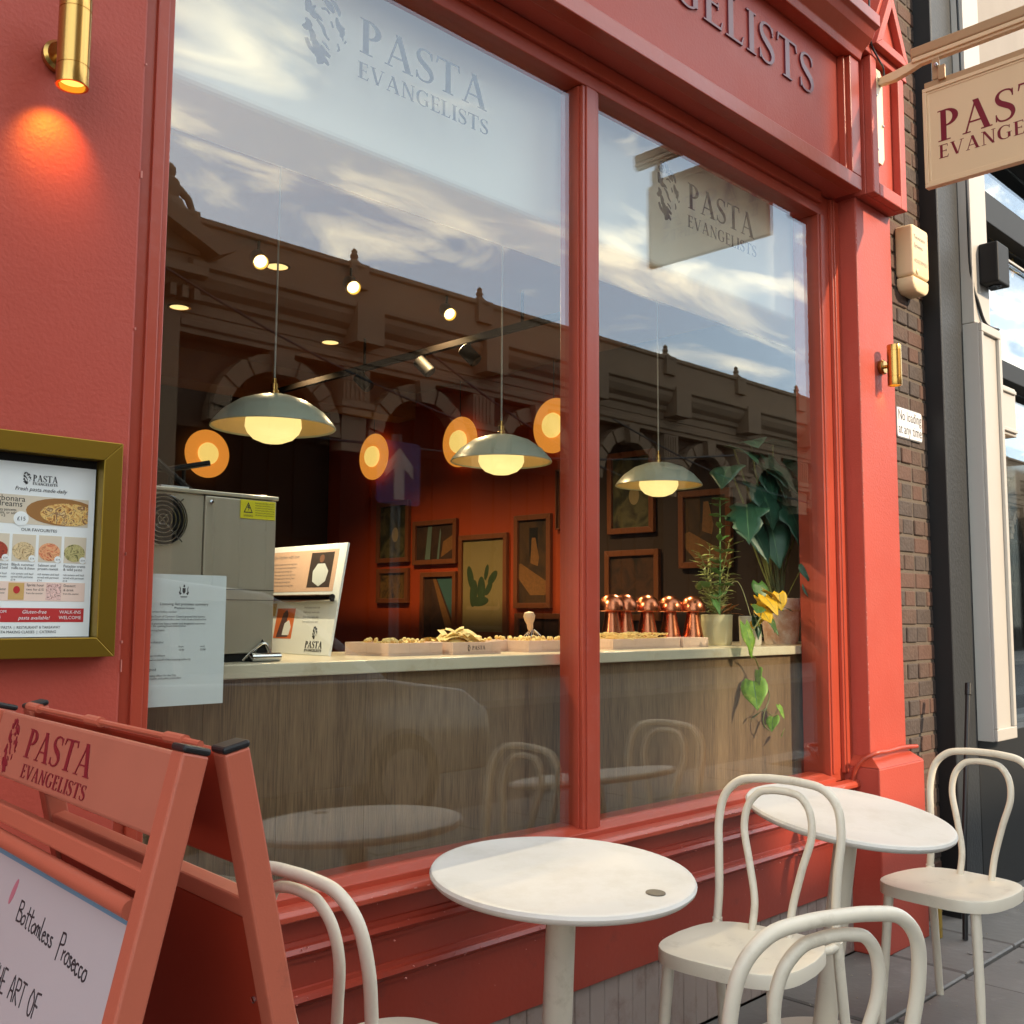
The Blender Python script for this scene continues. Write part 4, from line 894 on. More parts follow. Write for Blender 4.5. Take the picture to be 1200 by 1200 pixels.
# ---------------------------------------------------------------- things on the counter
CT = 1.1903
mach = thing('steel_machine', 'boxy brushed steel machine with round fan grille behind the glass', 'appliance', (1.10, 0.20, CT))
MB().box(-.16, .133, 0.0, .38, 0.02, 0.402).build('side_panel', STEEL, mach, bevel=0.003)
MB().box(.134, .331, -0.004, .38, 0.02, 0.400).build('front_panel', STEEL, mach, bevel=0.003)
MB().box(-.165, .335, -0.008, .385, 0.4025, 0.412).build('lid', STEEL, mach, bevel=0.002)
MB().box(-.15, .32, 0.004, .37, 0.0, 0.0195).build('base', BLACKM, mach)
fgm = MB()
for rr in (.012,.022,.032,.042,.052,.060): fgm.tube([(.025+rr*math.cos(2*math.pi*k/28), -.010, .335+rr*math.sin(2*math.pi*k/28)) for k in range(28)], .0019, 6, closed=True)
for a in (45, 135): fgm.tube([(.025-.072*math.cos(R(a)), -.006, .335-.072*math.sin(R(a))),(.025+.072*math.cos(R(a)), -.006, .335+.072*math.sin(R(a)))], .002, 6)
fgm.build('fan_grille', CHROME, mach, smooth=True)
MB().lathe([(0,0),(.060,0),(.060,.004),(0,.004)], (.025,-.0005,.335), 28, (0,-1,0)).build('fan_opening', BLACKM, mach)
MB().lathe([(.006,0),(.006,.004),(.003,.006)], (.150,-.0045,.385), 12, (0,-1,0)).build('screw', CHROME, mach)
for k, zq in enumerate((.175, .150)): MB().box(.136,.330,-.0055,-.004,zq,zq+.0012).build('seam', BLACKM, mach)
wlb = MB().box(.228,.326,-.0065,-.0041,.352,.398).build('warning_label', LABELY, mach)
LF = ((0,-.0066,0),(1,0,0),(0,0,1),(0,-1,0)); tm = MB()
tri = [(.236,.366),(.262,.366),(.249,.393)]; c_ = (sum(p[0] for p in tri)/3, sum(p[1] for p in tri)/3)
I_ = [(c_[0]+(p[0]-c_[0])*.72, c_[1]+(p[1]-c_[1])*.72) for p in tri]
for i in range(3): tm.prism([tri[i], tri[(i+1) % 3], I_[(i+1) % 3], I_[i]], LF, .0003)
tm.prism([(.249,.386),(.246,.378),(.250,.378),(.248,.370),(.254,.380),(.250,.380),(.252,.386)], LF, .0004)
text_mb(tm, 'WARNING', LF, .236, .356, .008, maxw=.026)
for k in range(6): text_mb(tm, 'disconnect power before servicing'[:33-(k % 3)*4], LF, .268, .390-.006*k, .0055, maxw=.054)
tag(tm.build('label_print', INK, wlb), kind='stuff')
mx_ = MB().box(.02,.09,-.004,.03,.4125,.416); mx_.build('paper_scrap', PAPER, mach)
stand = thing('black_stand', 'black crossed metal bars resting on top of the steel machine', 'stand', (1.22, 0.36, CT+.4122))
MB().tube([(-.035,0,.085),(.075,-.005,.002)], .0085, 8).build('bar', BLACKM, stand)
MB().tube([(-.10,.03,.060),(.0,.0,.065),(.095,-.03,.088)], .0075, 8).build('bar', BLACKM, stand)
MB().tube([(.005,.005,.0),(.01,.005,.06)], .007, 8).build('bar', BLACKM, stand)
MB().tube([(.045,.01,.0),(.045,.01,.07)], .005, 8).build('bar', BLACKM, stand)
MB().box(-.03,.10,-.03,.03,.0,.005).build('foot_plate', BLACKM, stand)
ck = thing('roller_tool', 'small chrome roller tool lying by the machine foot on the counter', 'tool', (1.40, 0.17, CT))
MB().tube([(-.045,0,.011),(.035,0,.011)], .011, 14).build('roller', CHROME, ck, smooth=True)
MB().tube(spline([(-.06,.012,.004),(-.03,.01,.03),(0,.01,.044),(.02,.01,.012)],6), .003, 8).build('handle', CHROME, ck, smooth=True)
MB().prism([(-.03,.0),(.02,.0),(-.005,.05)], ((0,.014,.004),(1,0,0),(0,0,1),(0,1,0)), .004).build('blade', BLACKM, ck)
# leaning leaflet board: faces -x, leans back
lb = thing('leaflet_board', 'white leaning board with two printed leaflets and a steel bar', 'display board', (1.709, 0.35, CT))
LBF_o = Vector((0,.47,0)); ua_ = Vector((0,-1,0)); ub_ = Vector((.058,0,.322)); ub_n = ub_.normalized(); un_ = ua_.cross(ub_n).normalized()
LBF = (LBF_o, ua_, ub_n, un_); LH = ub_.length
MB().prism([(0,0),(.47,0),(.47,LH),(0,LH)], (LBF_o-un_*.008, ua_, ub_n, un_), .008).build('board', PAPER, lb, bevel=0.002)
def lpr(m, x0, z0, x1, z1, l=.0006): return flat(LBF, x0, z0, x1, z1, l).build('leaflet', m, lb)
lpr(mat('leaflet_pink', (206, 172, 148), rough=0.6), .045, .185, .435, .310)
lpr(mat('photo_dark', (64, 54, 50), rough=0.5, var=.3, vscale=30), .30, .197, .415, .302, .0009)
fgp = MB(); fgp.prism(ell(.357,.283,.012,.012,14), LBF, .0013); fgp.build('leaflet', mat('photo_skin', (120, 84, 66), rough=.6), lb)
fgp = MB(); fgp.prism([(.325,.215),(.32,.245),(.34,.268),(.375,.268),(.398,.245),(.39,.215),(.36,.200)], LBF, .0012); fgp.build('leaflet', mat('photo_white_shirt', (200, 206, 204), rough=.6), lb)
lpr(mat('leaflet_green', (40, 140, 84), rough=.6), .02, .118, .06, .150); lpr(mat('leaflet_tan', (206, 176, 110), rough=.6, var=.3, vscale=30), .0605, .112, .16, .150)
lpr(mat('photo_orange', (206, 110, 60), rough=.6), .17, .045, .265, .135)
fgp = MB(); fgp.prism([(.185,.048),(.195,.085),(.205,.120),(.222,.132),(.232,.118),(.228,.09),(.25,.07),(.245,.05)], LBF, .0010); fgp.build('leaflet', mat('photo_figure', (84, 62, 60), rough=.6, var=.4, vscale=60), lb)
fgp = MB(); fgp.prism([(.215,.055),(.22,.09),(.24,.10),(.255,.08),(.25,.055)], LBF, .0013); fgp.build('leaflet', PAPER, lb)
tm = MB(); text_mb(tm, 'From the kitchen with love', LBF, .06, .288, .016, lift=.001, maxw=.2)
for k in range(7): text_mb(tm, 'we hand make fresh pasta every morning here', LBF, .06, .268-.011*k, .009, lift=.001, maxw=.19-.02*(k % 3))
for k in range(3): text_mb(tm, 'classes and catering for every table', LBF, .05, .10-.010*k, .009, lift=.001, maxw=.10)
for k in range(5): text_mb(tm, 'ask us about classes and private tables', LBF, .05, .036-.007*k, .007, lift=.001, maxw=.24)
for k in range(4): text_mb(tm, 'fresh pasta made daily', LBF, .31, .135-.014*k, .009, lift=.001, maxw=.11)
letters_mesh([p for l in word2('PASTA', .345, .020, .020, .085) for p in l]+[p for l in word2('EVANGELISTS', .345, .010, .007, .085) for p in l]+emblem2(.372, .045, .038), LBF, .001).build('leaflet', INK, lb)
tag(tm.build('leaflet', GREYINK, lb), kind='stuff')
MB().tube([LBF_o+ua_*.02+ub_n*.163+un_*.014, LBF_o+ua_*.46+ub_n*.163+un_*.014], .011, 14).build('steel_bar', CHROME, lb, smooth=True)
# pasta trays
def tray(label, x, yv, w, d, kind=None, rot=0.0, seed=1, stamp=False):
    t = thing('pasta_tray', label, 'tray', (x, yv, CT), rot, 'pale wooden pasta trays')
    h, k = .036, .008
    MB().box(-w/2,w/2,-d/2,d/2,0,.006).build('tray_base', TRAYWOOD, t)
    MB().box(-w/2,w/2,-d/2,-d/2+k,.0062,h).build('tray_side', TRAYWOOD, t, bevel=.001, seg=1); MB().box(-w/2,w/2,d/2-k,d/2,.0062,h).build('tray_side', TRAYWOOD, t, bevel=.001, seg=1)
    MB().box(-w/2,-w/2+k,-d/2+k+.0002,d/2-k-.0002,.0062,h).build('tray_side', TRAYWOOD, t, bevel=.001, seg=1); MB().box(w/2-k,w/2,-d/2+k+.0002,d/2-k-.0002,.0062,h).build('tray_side', TRAYWOOD, t, bevel=.001, seg=1)
    if stamp:
        fr_ = ((0,-d/2,0),(1,0,0),(0,0,1),(0,-1,0))
        letters_mesh([p for l in word2('PASTA', -.02, .013, .012, .052) for p in l]+emblem2(-.038, .009, .019), fr_, .0005).build('stamp', VINYL, t)
    q = random.Random(seed); p = MB()
    if kind == 'ribbons':
        for j in range(48):
            a = q.uniform(0, math.pi); cx_, cy_ = q.uniform(-.32,.32)*w, q.uniform(-.28,.28)*d; L_ = q.uniform(.045,.08); z0 = .020+max(0, .060-.45*math.hypot(cx_, cy_))*q.uniform(.3,1)
            wv = q.uniform(.008,.014); th = q.uniform(-.5,.5)
            pts = [(cx_+(s-.5)*L_*math.cos(a), cy_+(s-.5)*L_*math.sin(a), z0+.012*math.sin(math.pi*s+j)) for s in [i/4 for i in range(5)]]
            vs = []; nx, ny = -math.sin(a)*math.cos(th), math.cos(a)*math.cos(th); nz_ = math.sin(th)
            for (a1, b1, c1) in pts: vs += [(a1-nx*wv, b1-ny*wv, c1-nz_*wv),(a1+nx*wv, b1+ny*wv, c1+nz_*wv)]
            vs += [(a1, b1, c1+.0012) for a1, b1, c1 in vs]; m_ = 10; fs = []
            for i in range(4): fs += [(2*i,2*i+1,2*i+3,2*i+2),(m_+2*i,m_+2*i+2,m_+2*i+3,m_+2*i+1),(2*i,2*i+2,m_+2*i+2,m_+2*i),(2*i+1,m_+2*i+1,m_+2*i+3,2*i+3)]
            p.add(vs, fs)
    elif kind == 'strands':
        for j in range(120):
            cx_, cy_ = q.uniform(-.36,.36)*w, q.uniform(-.36,.36)*d; r_ = q.uniform(.02,.042); a0 = q.uniform(0, 6.28); z0 = .020+q.uniform(0,.034)
            p.tube([(cx_+r_*math.cos(a0+s), cy_+.8*r_*math.sin(a0+s), z0+.004*math.sin(3*s)) for s in [i*.6 for i in range(8)]], .0016, 4, caps=False)
    elif kind == 'shapes':
        for j in range(70):
            cx_, cy_ = q.uniform(-.40,.40)*w, q.uniform(-.38,.38)*d
            p.lathe([(0,-.006),(.006,-.004),(.008,0),(.006,.004),(0,.006)], (cx_, cy_, .026+q.uniform(0,.018)), 7, (q.uniform(-1,1), q.uniform(-1,1), q.uniform(.2,1)))
    if kind: tag(p.build('pasta', PASTA, t, smooth=(kind != 'ribbons')), kind='stuff')
    return t
tray('pale wooden tray with shaped pasta, leftmost beside the leaflet board', 1.932, .34, .205, .20, 'shapes', R(1.5), 3)
tray('pale wooden stamped tray heaped with wide pasta ribbons', 2.150, .315, .19, .21, 'ribbons', R(-2), 4, True)
tray('pale wooden tray of small pasta directly right of the heaped ribbons', 2.325, .42, .13, .20, 'shapes', R(2), 5)
tray('pale wooden tray holding the whisk, behind the red mullion', 2.50, .33, .235, .22, 'shapes', R(-1), 6)
tray('pale wooden tray of loose yellow pasta strands in the right pane', 2.99, .32, .40, .20, 'strands', R(1), 7)
tray('shallow pale wooden tray in front of the copper lamps', 3.275, .27, .155, .12, None, R(-2), 8)
wk = thing('whisk', 'small wire whisk with pale wooden handle standing in a tray', 'whisk', (2.515, .335, CT+.014))
for k in range(5):
    a = math.pi*k/5
    MB().tube(spline([(.006*math.cos(a), .006*math.sin(a), .055),(.032*math.cos(a), .032*math.sin(a), .03),(.02*math.cos(a), .02*math.sin(a), .004),(0,0,.001),(-.02*math.cos(a), -.02*math.sin(a), .004),(-.032*math.cos(a), -.032*math.sin(a), .03),(-.006*math.cos(a), -.006*math.sin(a), .055)], 4), .0014, 5).build('wire', CHROME, wk, smooth=True)
MB().lathe([(0.006,.052),(.010,.060),(.011,.075),(.017,.088),(.020,.100),(.016,.112),(0,.117)], (-.004,0,0), 20, (-.12,0,1)).build('handle', mat('pale_wood', (214, 184, 148), rough=.6, var=.1), wk, smooth=True)
# copper mushroom lamps
for k, (x, yv, lab) in enumerate(((3.02,.41,'leftmost'),(3.11,.42,'second from the left'),(3.235,.41,'middle'),(3.37,.40,'fourth, behind the front one'),(3.445,.345,'frontmost, nearest the cream plant pot'))):
    t = thing('copper_lamp', 'polished copper mushroom lamp on the counter, %s' % lab, 'lamp', (x, yv, CT), 0, 'copper mushroom lamps')
    MB().lathe([(0,0),(.048,0),(.049,.004),(.039,.05),(.029,.10),(.023,.140),(0,.140)], (0,0,0), 28).build('stem', COPPER, t, smooth=True)
    MB().lathe([(0,.132),(.047,.132),(.051,.135),(.052,.143),(.048,.164),(.037,.183),(.019,.195),(0,.198)], (0,0,0), 32).build('dome', COPPER, t, smooth=True)
# ---------------------------------------------------------------- plants
def leaf_mb(L, Wd, kind='heart', bend=0.35, fold=0.25, n=9, mcols=7, seed=0):
    """leaf from the stalk at the origin pointing +x, blade in xy, drooping to -z"""
    q = random.Random(seed); rows = []
    US = [-1, -.66, -.33, -.035, .035, .33, .66, 1]; ph = q.uniform(0, 6)
    for i in range(n+1):
        s = i/n
        if kind == 'heart': w = Wd*(math.sin(math.pi*min(1, (s*0.93+.07))**.62))*(1.0 if s < .97 else .6)
        elif kind == 'slit': w = Wd*(math.sin(math.pi*min(1, s*.93+.07)**.7))*(0.62+0.38*abs(math.sin(s*9.5+seed)))
        else: w = Wd*math.sin(math.pi*min(1, s*.94+.06)**.85)
        row = []
        for u in US:
            back = -0.16*L*(abs(u)**1.2)*max(0, 1-s*2.4) if kind != 'lance' else 0
            zv_ = -bend*L*s*s + fold*abs(u)*w*.5 - fold*.9*(u*u)*w*.5 + .022*L*abs(u)*math.sin(s*11+ph+(1.5 if u > 0 else 0)) + q.uniform(-.003,.003)*L
            row.append((s*L+back, u*w*.5+.012*L*math.sin(s*4+ph)*s, zv_))
        rows.append(row)
    m = MB(); vs = [p for r in rows for p in r]; k = len(US)
    m.add(vs, [(i*k+j, (i+1)*k+j, (i+1)*k+j+1, i*k+j+1) for i in range(n) for j in range(k-1)])
    return m
def put_leaf(parent, pos, azim, pitch, L, Wd, m, kind='heart', bend=.35, roll=0.0, seed=0, name='leaf', fold=.16):
    mb = leaf_mb(L, Wd, kind, bend, fold, seed=seed)
    M = Matrix.Translation(pos) @ Matrix.Rotation(R(azim), 4, 'Z') @ Matrix.Rotation(R(-pitch), 4, 'Y') @ Matrix.Rotation(R(roll), 4, 'X')
    mb.v = [tuple(M @ Vector(v)) for v in mb.v]
    ob = mb.build(name, [m, VEIN] if kind != 'lance' else m, parent, smooth=True)
    if kind != 'lance':
        for f in ob.data.polygons:
            if f.index % 7 == 3: f.material_index = 1
    sm_ = ob.modifiers.new('solid', 'SOLIDIFY'); sm_.thickness = 0.0007
    return ob
mo = thing('swiss_cheese_plant', 'large dark leaved monstera plant in a weathered terracotta pot', 'plant', (3.985, .27, CT))
MB().lathe([(0,0),(.066,0),(.070,.006),(.084,.140),(.092,.142),(.096,.146),(.098,.190),(.094,.194),(.086,.192),(.084,.17),(0,.17)], (0,0,0), 40).build('pot', POTTERRA, mo, smooth=True)
MB().lathe([(0,.172),(.083,.172),(.05,.178),(0,.180)], (0,0,0), 24).build('soil', SOIL, mo)
ML = [((-.02,-.04,.600),-120,-28,.24,.21,'slit'),((-.22,.02,.585),-150,-25,.22,.20,'slit'),((.16,-.03,.560),-70,-38,.20,.17,'heart'),((-.03,.05,.76),-100,-10,.25,.22,'slit'),((-.17,.03,.86),-140,5,.16,.13,'heart'),
      ((.17,.05,.72),-60,-20,.22,.19,'slit'),((-.12,.04,.68),-115,-30,.24,.20,'slit'),((.06,.02,.66),-95,-22,.23,.20,'slit'),((-.30,.05,.74),-160,-12,.18,.15,'heart'),((.08,.07,.88),-80,0,.20,.17,'slit'),((-.10,-.02,.50),-130,-50,.18,.15,'heart')]
for k in range(9):
    q_ = random.Random(60+k); ML.append(((q_.uniform(-.24,.2), q_.uniform(-.02,.12), q_.uniform(.42,.84)), q_.uniform(-170,-20), q_.uniform(-45,0), q_.uniform(.15,.22), q_.uniform(.12,.18), 'slit' if k % 2 else 'heart'))
for i, (p, az, pt_, L_, Wd, kd) in enumerate(ML):
    put_leaf(mo, p, az, pt_, L_, Wd, LEAFD, kd, bend=.45, seed=i, roll=(-12, 10, 5)[i % 3])
    MB().tube(spline([(p[0]*.12, p[1]*.1, .17),(p[0]*.45, p[1]*.3+.02, p[2]*.62),(p[0], p[1], p[2])], 5), .0042, 6).build('stalk', STEMG, mo, smooth=True)
for k, (p, az, sz) in enumerate((((-.145,-.205,.325),-130,.07),((-.128,-.205,.245),-110,.08))):
    put_leaf(mo, p, az, -60, sz, sz*.95, LEAFD, 'heart', bend=.2, seed=20+k)
MB().tube(spline([(-.05,-.05,.18),(-.10,-.15,.30),(-.145,-.205,.325),(-.128,-.205,.245),(-.11,-.206,.14)], 6), .002, 5).build('stalk', STEMG, mo, smooth=True)
zp = thing('potted_zz_plant', 'upright thin leaved plant in a glazed cream pot on the counter', 'plant', (3.575, .32, CT))
MB().lathe([(0,0),(.056,0),(.060,.005),(.063,.095),(.0635,.098),(.063,.101),(.0645,.121),(.060,.123),(.057,.118),(.056,.10),(0,.10)], (0,0,0), 36).build('pot', POTCREAM, zp, smooth=True)
MB().lathe([(0,.101),(.055,.101),(0,.106)], (0,0,0), 20).build('soil', SOIL, zp)
qz = random.Random(4)
for k, (dx, dy, hh, thick) in enumerate(((.08,.03,.60,.005),(-.015,.02,.40,.0035),(.10,.0,.42,.0035),(-.06,.03,.36,.003),(.03,.06,.34,.003),(.14,.03,.33,.003),(-.09,.0,.30,.003),(.05,-.02,.28,.003))):
    base = (qz.uniform(-.02,.02), qz.uniform(-.02,.02), .10)
    st_ = spline([base, (base[0]+dx*.5, base[1]+dy*.5, hh*.55), (dx, dy, hh)], 6)
    m = MB().tube(st_, [thick*(1-.6*i/(len(st_)-1)) for i in range(len(st_))], 6)
    fo_ = m.build('stalk', STEMG if k else LEAFM, zp, smooth=True)
    for j, p in enumerate(st_[3:]):
        for s in (-1, 1):
            L_ = (.085 if k else .07)*(1-.3*j/len(st_)); put_leaf(zp, tuple(p), qz.uniform(-30,30)+(0 if s > 0 else 180), 25+qz.uniform(-15,15), L_, .009 if k else .026, LEAFM if k == 0 else STEMG, 'lance', bend=.3, seed=j, roll=qz.uniform(-40,40))
for k in range(9): put_leaf(zp, (qz.uniform(-.03,.04), qz.uniform(-.04,.02), .12+qz.uniform(0,.02)), qz.uniform(0,360), qz.uniform(10,60), .06, .018, mat('dry_leaf', (150, 96, 50), rough=.8) if k == 0 else MATS['dry_leaf'], 'lance', seed=k)
po = thing('pothos', 'trailing pothos with yellow and bright green leaves in a white pot', 'plant', (3.72, .255, CT))
pw = MB()
for z0, z1, r0, r1 in ((0, .118, .040, .047),):
    pw.lathe([(0,0),(r0,0),(r0+.004,.006),(r1,z1-.004),(r1-.003,z1),(r1-.007,z1-.003),(r1-.008,z1-.02),(0,z1-.02)], (0,0,0), 30)
pw.build('pot', POTWHITE, po, smooth=True)
O = Vector((3.72,.255,CT))
vine = [(3.72,.25,1.30),(3.64,.16,1.335),(3.52,.085,1.30),(3.42,.065,1.235),(3.40,.06,1.17),(3.44,.06,1.148),(3.497,.065,1.073),(3.543,.065,1.006),(3.505,.065,.945),(3.50,.065,.90),(3.53,.06,.875)]
MB().tube([Vector(p)-O for p in spline(vine, 5)], .0027, 6).build('vine', STEMG, po, smooth=True)
MB().tube([Vector(p)-O for p in spline([(3.512,.065,.955),(3.56,.062,.93),(3.60,.06,.955)], 5)], .0014, 5).build('vine', STEMG, po, smooth=True)
def pl_(pos, az, pitch, L_, Wd, m, sd, roll=0): put_leaf(po, tuple(Vector(pos)-O), az, pitch, L_, Wd, m, 'heart', bend=.15, seed=sd, roll=roll)
pl_((3.375,.062,1.275),-78,-70,.125,.085,LEAFB,1,10); pl_((3.43,.063,1.065),-140,-50,.12,.10,LEAFB,2,15); pl_((3.465,.063,1.105),-150,-30,.09,.04,LEAFB,3,40); pl_((3.50,.062,.955),-200,-20,.075,.045,LEAFM,4,20)
pl_((3.60,.060,.965),-80,-60,.055,.048,LEAFB,5,0); pl_((3.56,.060,.925),-160,-40,.07,.055,LEAFB,6,10); pl_((3.635,.060,.868),-170,-25,.05,.022,LEAFB,7,60)
pl_((3.63,.13,1.385),-100,-40,.10,.085,LEAFY,8,0); pl_((3.66,.15,1.41),-60,-30,.09,.075,LEAFY,9,-10); pl_((3.60,.13,1.335),-120,-30,.09,.07,LEAFY,10,10); pl_((3.66,.14,1.365),-40,-20,.08,.06,LEAFM,11,30); pl_((3.68,.15,1.31),-70,-55,.09,.05,LEAFM,12,20)
for k in range(7):
    q_ = random.Random(80+k); pl_((3.60+q_.uniform(-.02,.12), .14+q_.uniform(-.04,.06), 1.31+q_.uniform(-.02,.11)), q_.uniform(-170,-20), q_.uniform(-70,-20), q_.uniform(.07,.10), q_.uniform(.05,.075), (LEAFY, LEAFM, LEAFY, LEAFD)[k % 4], 40+k, q_.uniform(-30,30))
pl_((3.57,.12,1.345),-150,-10,.09,.06,LEAFM,13,-20); pl_((3.71,.16,1.34),-60,-70,.10,.04,LEAFM,14,0); pl_((3.80,.20,1.36),-30,-10,.10,.07,LEAFD,15,10); pl_((3.70,.2,1.44),-110,-60,.10,.08,LEAFM,16,0)
MB().tube([Vector(p)-O for p in spline([(3.72,.25,1.30),(3.70,.30,1.45),(3.56,.30,1.38),(3.44,.28,1.40),(3.41,.28,1.44)], 5)], .002, 5).build('vine', STEMG, po, smooth=True)
pl_((3.43,.28,1.42),-160,20,.09,.06,LEAFM,17,20); pl_((3.50,.28,1.37),-120,-40,.08,.03,LEAFM,18,0)
MB().tube([Vector(p)-O for p in spline([(3.70,.18,1.36),(3.78,.2,1.43),(3.90,.22,1.40),(3.96,.25,1.36)], 5)], .002, 5).build('vine', STEMG, po, smooth=True)
# ---------------------------------------------------------------- lights in the room
PEND = (('left', 1.604), ('middle', 2.525), ('right', 3.435))
for nm, x in PEND:
    t = thing('pendant_lamp', {'left': 'grey green dome pendant lamp with glowing globe, above the steel machine', 'middle': 'grey green dome pendant lamp with glowing globe, overlapping an amber disc light', 'right': 'grey green dome pendant lamp with glowing globe, in the right pane near the plants'}[nm], 'pendant lamp', (x, .50, 1.84), 0, 'dome pendant lamps'); t.scale = (.875, .875, .875)
    MB().lathe([(.203,0),(.2045,.003),(.198,.014),(.165,.052),(.115,.087),(.06,.106),(.018,.112),(.018,.108),(.06,.102),(.112,.083),(.160,.049),(.194,.012),(.2005,.001)], (0,0,0), 56, closed=True).build('shade', [PENDANT], t, smooth=True)
    MB().lathe([(.1995,.0035),(.193,.0135),(.159,.0475),(.111,.081),(.059,.1005),(0.019,.106),(.019,.105),(.059,.0995),(.110,.080),(.158,.0465),(.192,.0125)], (0,0,0), 56, closed=True).build('shade_lining', PENDANT_IN, t, smooth=True)
    MB().lathe([(0,-.052),(.035,-.048),(.065,-.036),(.084,-.017),(.092,.003),(.090,.030),(.06,.055),(.02,.07),(0,.07)], (0,0,0), 40).build('globe', GLOBE, t, smooth=True)
    MB().lathe([(0,.1115),(.016,.1115),(.016,.125),(.012,.128),(.012,.148),(.006,.152),(.006,.168),(0,.168)], (0,0,0), 18).build('lamp_holder', BRASS, t, smooth=True)
    MB().tube([(0,0,.168),(0,0,1.09)], .0034, 8).build('cord', mat('grey_cord', (150, 148, 140), rough=.6) if nm == 'left' else MATS['grey_cord'], t)
for t in [o for o in bpy.data.objects if o.name.startswith('pendant_lamp')]:
    ld = bpy.data.lights.new('globe_light', 'SPOT'); ld.energy = 6.5; ld.color = (1, .80, .52); ld.shadow_soft_size = .003; ld.spot_size = R(165); ld.spot_blend = .5
    lo = bpy.data.objects.new('globe_light', ld); COL.objects.link(lo); lo.parent = t; lo.location = (0, 0, -.0535)
discs = [(Vector((3.43,4.24,2.37)), (0,-1,0), 'on the dark back wall above the steel machine'), (Vector((4.40,3.697,2.402)), (-1,0,0), 'above the leftmost pictures on the red wall'), (Vector((4.40,2.80,2.404)), (-1,0,0), 'behind the middle pendant lamp'), (Vector((4.40,1.984,2.408)), (-1,0,0), 'half hidden by the red mullion')]
for c, ax, lab in discs:
    t = thing('disc_wall_light', 'round amber disc wall light %s' % lab, 'wall light', c, 0, 'amber disc lights')
    MB().lathe([(0,-.012),(.155,-.012),(.162,-.008),(.162,-.002),(.157,.001),(0,.001)], (0,0,0), 48, ax).build('disc', DISCGLOW, t, smooth=True)
    MB().lathe([(.072,.001),(.074,.012),(.066,.028),(.045,.045),(.02,.052),(0,.053)], (0,0,0), 32, ax).build('core', DISCCORE, t, smooth=True)
    MB().lathe([(0,0),(.03,0),(.03,.05),(0,.05)], Vector(ax)*-.052, 16, ax).build('mount', BLACKM, t)
    MB().tube([Vector((0,0,.162))-Vector(ax)*.005, Vector((0,0,.395))-Vector(ax)*.005], .003, 6).build('cord', BLACKP, t)
for (x, yv), lab in zip(((2.353,2.585),(3.30,3.98),(2.36,1.72),(3.255,2.60),(3.25,3.47),(2.75,4.05)), ('farthest left', 'behind the left pendant, low', 'beside the left cord', 'right of the left pendant', 'just above the left pendant shade', 'lowest near the back wall')):
    t = thing('ceiling_downlight', 'small round recessed ceiling downlight, %s' % lab, 'downlight', (x, yv, 2.7985), 0, 'recessed downlights')
    MB().lathe([(.045,0),(.056,0),(.056,-.003),(.045,-.004)], (0,0,0), 24, closed=True).build('trim', BRASS, t)
    MB().lathe([(0,-.001),(.0455,-.001),(.0455,-.0025),(0,-.0025)], (0,0,0), 24).build('diffuser', DOWNGLOW, t)
def spot(label, loc, aim, lit, grp):
    t = thing('spotlight', label, 'spotlight', loc, 0, grp)
    d = (Vector(aim)-Vector(loc)).normalized()
    MB().lathe([(.026,0),(.030,.004),(.030,.075),(.026,.085),(0,.085)], -d*.075, 20, d).build('head', BLACKM if not lit else GOLD, t, smooth=True) if not lit else MB().lathe([(.0,-.085),(.026,-.085),(.031,-.07),(.033,.0),(.029,.0),(.027,-.02),(0,-.02)], (0,0,0), 24, d).build('head', GOLD, t, smooth=True)
    if lit: MB().lathe([(0,-.018),(.026,-.018),(.026,-.012),(0,-.006)], (0,0,0), 20, d).build('bulb', SPOTGLOW, t)
    MB().tube([-d*.05, Vector((0,0,.02))-d*.05, Vector((0,0,2.80-loc[2]))-d*.05], .006, 8).build('stem', BLACKM, t)
    return t, d
CE = Vector((0,-2.08,1.31))
for x, lab in ((2.132,'left'),(2.587,'middle'),(3.14,'right')):
    t, d = spot('small brass spotlight shining outward near the window ceiling, %s one' % lab, (x, 1.475, 2.70), (x-.75, -1.0, .9), True, 'lit brass spotlights')
    ld = bpy.data.lights.new('spot_light', 'SPOT'); ld.energy = 6; ld.color = (1, .72, .38); ld.spot_size = R(100); ld.spot_blend = .6; ld.shadow_soft_size = .006
    lo = bpy.data.objects.new('spot_light', ld); COL.objects.link(lo); lo.parent = t; lo.location = d*.02; lo.rotation_euler = d.to_track_quat('-Z', 'Y').to_euler()
trk = MB().box(3.33,3.36,.95,4.0,2.62,2.65)
for yy in (1.2, 2.4, 3.8): trk.box(3.34,3.35,yy,yy+.01,2.65,2.799)
tag(trk.build('light_track', mat('dark_track', (14, 11, 10), rough=.9, spec=.05)), 'dark ceiling track carrying three unlit spotlights', 'light track')
for yy, lab in ((2.41,'left'),(1.90,'middle'),(1.56,'right')): 
    t = thing('track_spotlight', 'unlit dark spotlight hanging from the ceiling track, %s one' % lab, 'spotlight', (3.345, yy, 2.56), 0, 'unlit track spotlights')
    MB().lathe([(0,-.05),(.03,-.05),(.034,-.045),(.034,.045),(.03,.05),(0,.045)], (0,0,0), 20, (.3,-.5,-.6)).build('head', BLACKM, t, smooth=True)
    MB().tube([(0,0,0),(0,0,.0595)], .006, 8).build('stem', BLACKM, t)
# pendant and downlight light output (the lamps seen lit)
for x in (2.353, 3.255):
    for yy in (1.72, 2.9):
        ld = bpy.data.lights.new('downlight_light', 'SPOT'); ld.energy = 12 if x < 3 else 60; ld.color = (1, .66, .32); ld.spot_size = R(130); ld.spot_blend = .8; ld.shadow_soft_size = .006
        lo = bpy.data.objects.new('downlight_light', ld); COL.objects.link(lo); lo.location = (x, yy, 2.78)
